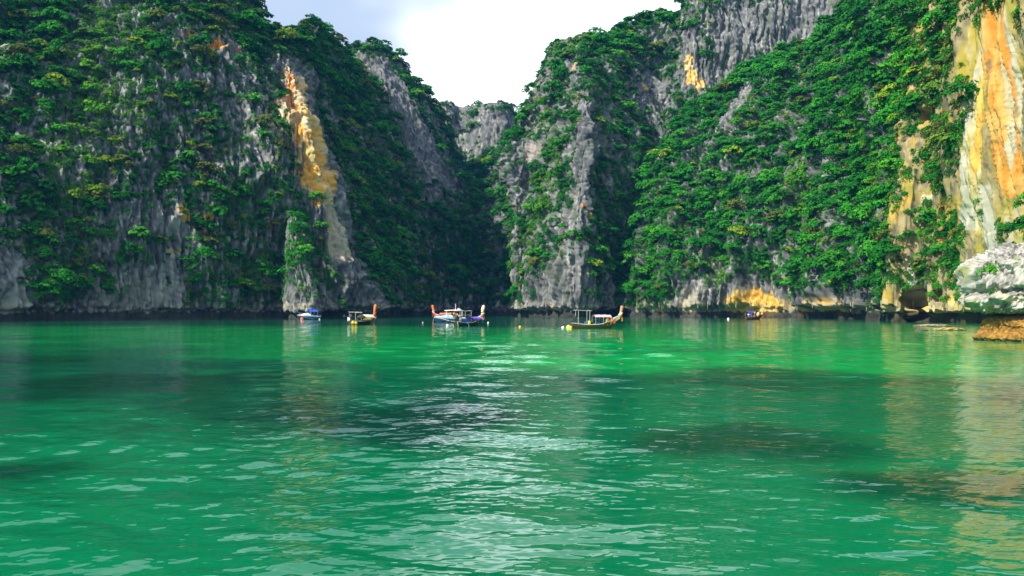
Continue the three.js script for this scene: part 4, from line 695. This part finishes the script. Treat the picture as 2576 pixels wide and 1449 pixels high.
const b4 = longtail({ label: 'longtail boat mostly hidden behind the white-topped speedboat, its prow wrapped in orange', pos: afloat(1130, 214), turn: 180 * R - 10 * R, L: 7.6, hull: M.redwood, bow: M.red, roof: [-1.5, 2.2, 2.0, 0.9, 0.2, M.orange], prow: 3.9, wrap: M.orange, ribbon: M.red, garland: M.pink, tail: 1.5, tailUp: true });
for (const g of [box(0.25, 0.45, 0.4, 1.9, 1.5, -0.5), box(0.25, 0.45, 0.4, 0.9, 1.5, -0.5), box(0.25, 0.45, 0.4, 2.6, 1.6, -0.3)]) load(b4, 'life_jacket', [g], M.red);
const b5 = longtail({ label: 'small red-brown longtail boat with a blue tarpaulin under the yellow-stained rock', pos: afloat(1896, 256), turn: 24 * R, L: 5.8, B: 0.75, sheer: 0.75, hull: M.redwood, lining: M.wood, rail: M.wood, bow: M.redwood, roof: [-2.6, -0.3, 1.95, 0.75, 0.45, paint(0.07, 0.03, 0.55, 0.8, 'violet blue tarpaulin')], prow: 2.3, tail: 1.6, garland: M.yellow, ribbon: M.orange });
load(b5, 'drum', [box(0.9, 0.5, 0.7, -1.7, 0.85, 0.2)], paint(0.02, 0.22, 0.5, 0.5, 'blue plastic'));
load(b5, 'sack', [ball(0.4, -1.6, 1.45, 0.2, 0.8), ball(0.34, -2.1, 1.4, 0.3, 0.8)], M.white);
load(b5, 'net_heap', [ball(0.45, 1.6, 1.5, 0, 1.5), ball(0.4, -0.4, 0.95, 0.2, 0.6, 1.5)], paint(0.75, 0.52, 0.2, 0.8, 'straw cloth'));
function speedboat(o) {
  const t = thing('speedboat', o.label, 'boat', o.pos, o.turn), L = o.L, B = o.B, us = Array.from({ length: 25 }, (_, i) => i / 24);
  const half = (u) => B * (0.92 + 0.08 * sstep(0, 0.3, u)) * (1 - Math.pow(sstep(0.45, 1.03, u), 1.6)), top = (u) => 1.0 + 0.42 * Math.pow(u, 1.8), keel = (u) => -0.35 + 0.9 * Math.pow(sstep(0.7, 1.05, u), 1.8), X = (u) => -L / 2 + u * L, chine = (u) => 0.12 + 0.75 * Math.pow(sstep(0.35, 1.1, u), 1.5);
  const side = (u, s, a, b, k = 0) => [0, 0.5, 1].map((f) => [X(u) + 0.25 * u * u * mix(a, b, f), mix(a, b, f) < 1 ? mix(chine(u), top(u), mix(a, b, f)) : top(u), s * (half(u) * mix(0.80, 1, mix(a, b, f)) + k)]);
  part(t, 'hull', joined([...[-1, 1].flatMap((s) => [loft(us.map((u) => side(u, s, 0, 0.72))), loft(us.map((u) => [[X(u), keel(u), 0], [X(u) + 0.0, chine(u), s * half(u) * 0.80]]))]), loft([[-1, -0.5, 0, 0.5, 1].map((s) => [X(0), keel(0) * (1 - Math.abs(s)) + chine(0) * Math.abs(s), s * half(0) * 0.9]), [-1, -0.5, 0, 0.5, 1].map((s) => [X(0), top(0), s * half(0)])])]), o.hull);
  for (const s of [-1, 1]) part(t, 'sheer_band', loft(us.map((u) => side(u, s, 0.72, 1, 0.015))), o.band);
  for (const s of [-1, 1]) part(t, 'hull_stripe', loft(us.filter((u) => u > 0.3).map((u) => side(u, s, mix(-0.0, 0.56, sstep(0.3, 0.95, u)), mix(0.12, 0.70, sstep(0.3, 0.95, u)), 0.02))), o.stripe);
  part(t, 'deck', loft(us.map((u) => [-1, -0.6, 0, 0.6, 1].map((s) => [X(u) + 0.25 * u * u, top(u) - 0.03 + (u > 0.55 ? 0.2 * sstep(0.55, 0.7, u) * (1 - s * s) * sstep(1, 0.85, u) : -0.45 * (1 - Math.abs(s) ** 6)), s * half(u) * 0.98]))), o.deck);
  part(t, 'cabin', loft([[0.46, 0.5], [0.52, 0.72], [0.66, 0.66], [0.84, 0.16]].map(([u, h]) => [-1, -0.9, -0.5, 0.5, 0.9, 1].map((s) => [X(u), top(u) - 0.02 + (Math.abs(s) > 0.95 ? 0 : h * (Math.abs(s) > 0.6 ? 0.85 : 1)), s * half(u) * 0.72]))), o.deck);
  part(t, 'windscreen', loft([[0.56, 0.60], [0.50, 1.05]].map(([u, h]) => [-1, -0.8, 0, 0.8, 1].map((s) => [X(u) - Math.abs(s) * 0.4, top(u) + h, s * half(u) * 0.66]))), M.glass);
  for (const s of [-1, 1]) part(t, 'bow_rail', joined([tube([0.6, 0.75, 0.9, 0.99].map((u) => [X(u), top(u) + 0.55, s * Math.max(0.05, half(u) * 0.85)]), 0.025, 12, 5), ...[0.62, 0.76, 0.9].map((u) => rod([X(u), top(u), s * half(u) * 0.85], [X(u), top(u) + 0.55, s * half(u) * 0.85], 0.02))]), M.metal);
  const [r0, r1, ry] = o.top;
  for (const x of [r0 + 0.3, r1 - 0.4]) for (const s of [-1, 1]) part(t, 'top_post', rod([x, 0.9, s * B * 0.8], [x - 0.1, ry, s * B * 0.72], 0.045), M.white);
  part(t, o.soft ? 'canopy' : 'hardtop', o.soft ? tarp(r0, r1, B * 0.85, ry, 0.45) : loft([[0, 0.4], [0.06, 0.85], [0.5, 0.92], [0.94, 0.85], [1, 0.5]].map(([f, w]) => Array.from({ length: 17 }, (_, j) => { const a = j / 16 * 6.2832; return [mix(r0, r1, f), ry + 0.10 + 0.11 * Math.sin(a) * (0.4 + w) + 0.08 * Math.sin(f * 3.14), Math.cos(a) * B * w]; }))), o.topMat);
  for (const s of o.engines) { const e = part(t, 'outboard_engine', joined([box(0.5, 0.6, 0.36, X(0) - 0.35, 1.15, s), box(0.3, 0.9, 0.16, X(0) - 0.4, 0.5, s), ball(0.26, X(0) - 0.35, 1.45, s, 0.7)]), M.engine); part(e, 'cowling_band', box(0.52, 0.08, 0.38, X(0) - 0.35, 1.22, s), M.metal); }
  part(t, 'seat', joined([box(0.6, 0.5, B * 1.3, X(0.15), 0.95, 0), box(0.5, 0.55, 0.5, X(0.36), 1.05, 0.4), box(0.5, 0.55, 0.5, X(0.36), 1.05, -0.4)]), M.white);
  return t;
}
const s1 = speedboat({ label: 'navy and white speedboat with a white hard roof and thin mast', pos: afloat(1136, 202), turn: 180 * R + 6 * R, L: 7.6, B: 1.15, hull: M.navy, band: M.paleblue, stripe: M.white, deck: M.paleblue, top: [-2.6, 1.6, 2.6], topMat: M.white, engines: [-0.4, 0.4] });
load(s1, 'mast', [rod([-0.9, 2.7, 0], [-0.9, 4.3, 0], 0.05), box(0.3, 0.12, 0.12, -0.9, 3.0, 0)], M.white);
load(s1, 'roof_bag', [ball(0.28, -1.6, 3.0, 0.2, 1.1), ball(0.22, -1.9, 2.95, -0.2, 0.9)], M.pink);
for (const g of [box(0.2, 0.4, 0.35, -1.3, 1.9, -0.6), box(0.2, 0.4, 0.35, -1.0, 1.95, -0.6)]) load(s1, 'life_jacket', [g], paint(0.7, 0.36, 0.14, 0.8, 'faded orange cloth'));
load(s1, 'mooring_rope', [tube([[3.9, 1.35, 0], [4.1, 0.7, 0.1], [4.25, 0, 0.1]], 0.035)], M.rope);
const s2 = speedboat({ label: 'small teal-hulled speedboat with bright blue canopy moored before the slim spire', pos: afloat(776, 256), turn: 180 * R + 40 * R, L: 6.8, B: 1.35, hull: M.teal, band: M.white, stripe: M.paleblue, deck: M.white, top: [-2.6, 0.2, 2.35], soft: true, topMat: paint(0.02, 0.10, 0.62, 0.7, 'bright blue canvas'), engines: [0] });
load(s2, 'rolled_cover', [ball(0.5, -0.9, 3.0, 0, 0.8), ball(0.4, -2.0, 2.75, 0.4, 0.8)], M.blue);
// floats: each a lathed body with a neck ring
const FLOAT = [[0.0, -0.5], [0.3, -0.42], [0.48, -0.15], [0.5, 0.1], [0.36, 0.38], [0.14, 0.5], [0.12, 0.62], [0.0, 0.64]].map(([x, y]) => new THREE.Vector2(x, y));
const floatGeo = new THREE.LatheGeometry(FLOAT, 16), ringGeo = new THREE.TorusGeometry(0.13, 0.04, 6, 12).translate(0, 0.68, 0);
let firstFloat = null;
for (const [X, d, s, mat, label] of [
  [760, 254, 1.0, 'buoyred', 'red-orange buoy left of the teal speedboat'], [1064, 196, 0.45, 'khaki', 'small tan buoy left of the navy speedboat'], [1126, 163, 0.55, 'white', 'white buoy left of the dark longtail stern'], [1308, 152, 0.45, 'yellow', 'tiny yellow float alone in open water between two longtail boats'], [1228, 196, 0.4, 'white', 'tiny white float right of the purple-covered boat'],
  [1832, 262, 0.7, 'white', 'white buoy left of the small blue-roofed boat'], [1416, 146, 0.5, 'white', 'white float under the long propeller shaft'], [1430, 144.5, 0.8, 'lime', 'yellow-green float tied to the stern of the pink-roofed boat'], [1143, 160, 0.45, 'lime', 'small green float beside the stern of the dark longtail'], [940, 180, 0.4, 'orange', 'tiny orange float right of the white-covered longtail'], [1436, 143.5, 0.6, 'yellow', 'yellow float touching the stern of the pink-roofed boat'], [804, 256, 0.5, 'rope', 'pale float line end right of the teal speedboat'],
]) {
  const t = firstFloat ? firstFloat.clone() : new THREE.Group();
  if (!firstFloat) { part(t, 'body', floatGeo, M.white); part(t, 'ring', ringGeo, M.black); firstFloat = t; }
  t.name = numbered('mooring_buoy'); const p = afloat(X, d); t.position.set(p[0], 0.08 * s, p[2]); t.scale.setScalar(s); t.rotation.set(0.25, X, 0.2); t.userData = {}; scene.add(t);
  info(t, label, 'buoy', 'mooring floats around the boats'); t.children[0].material = M[mat];
}
renderer.render(scene, camera);
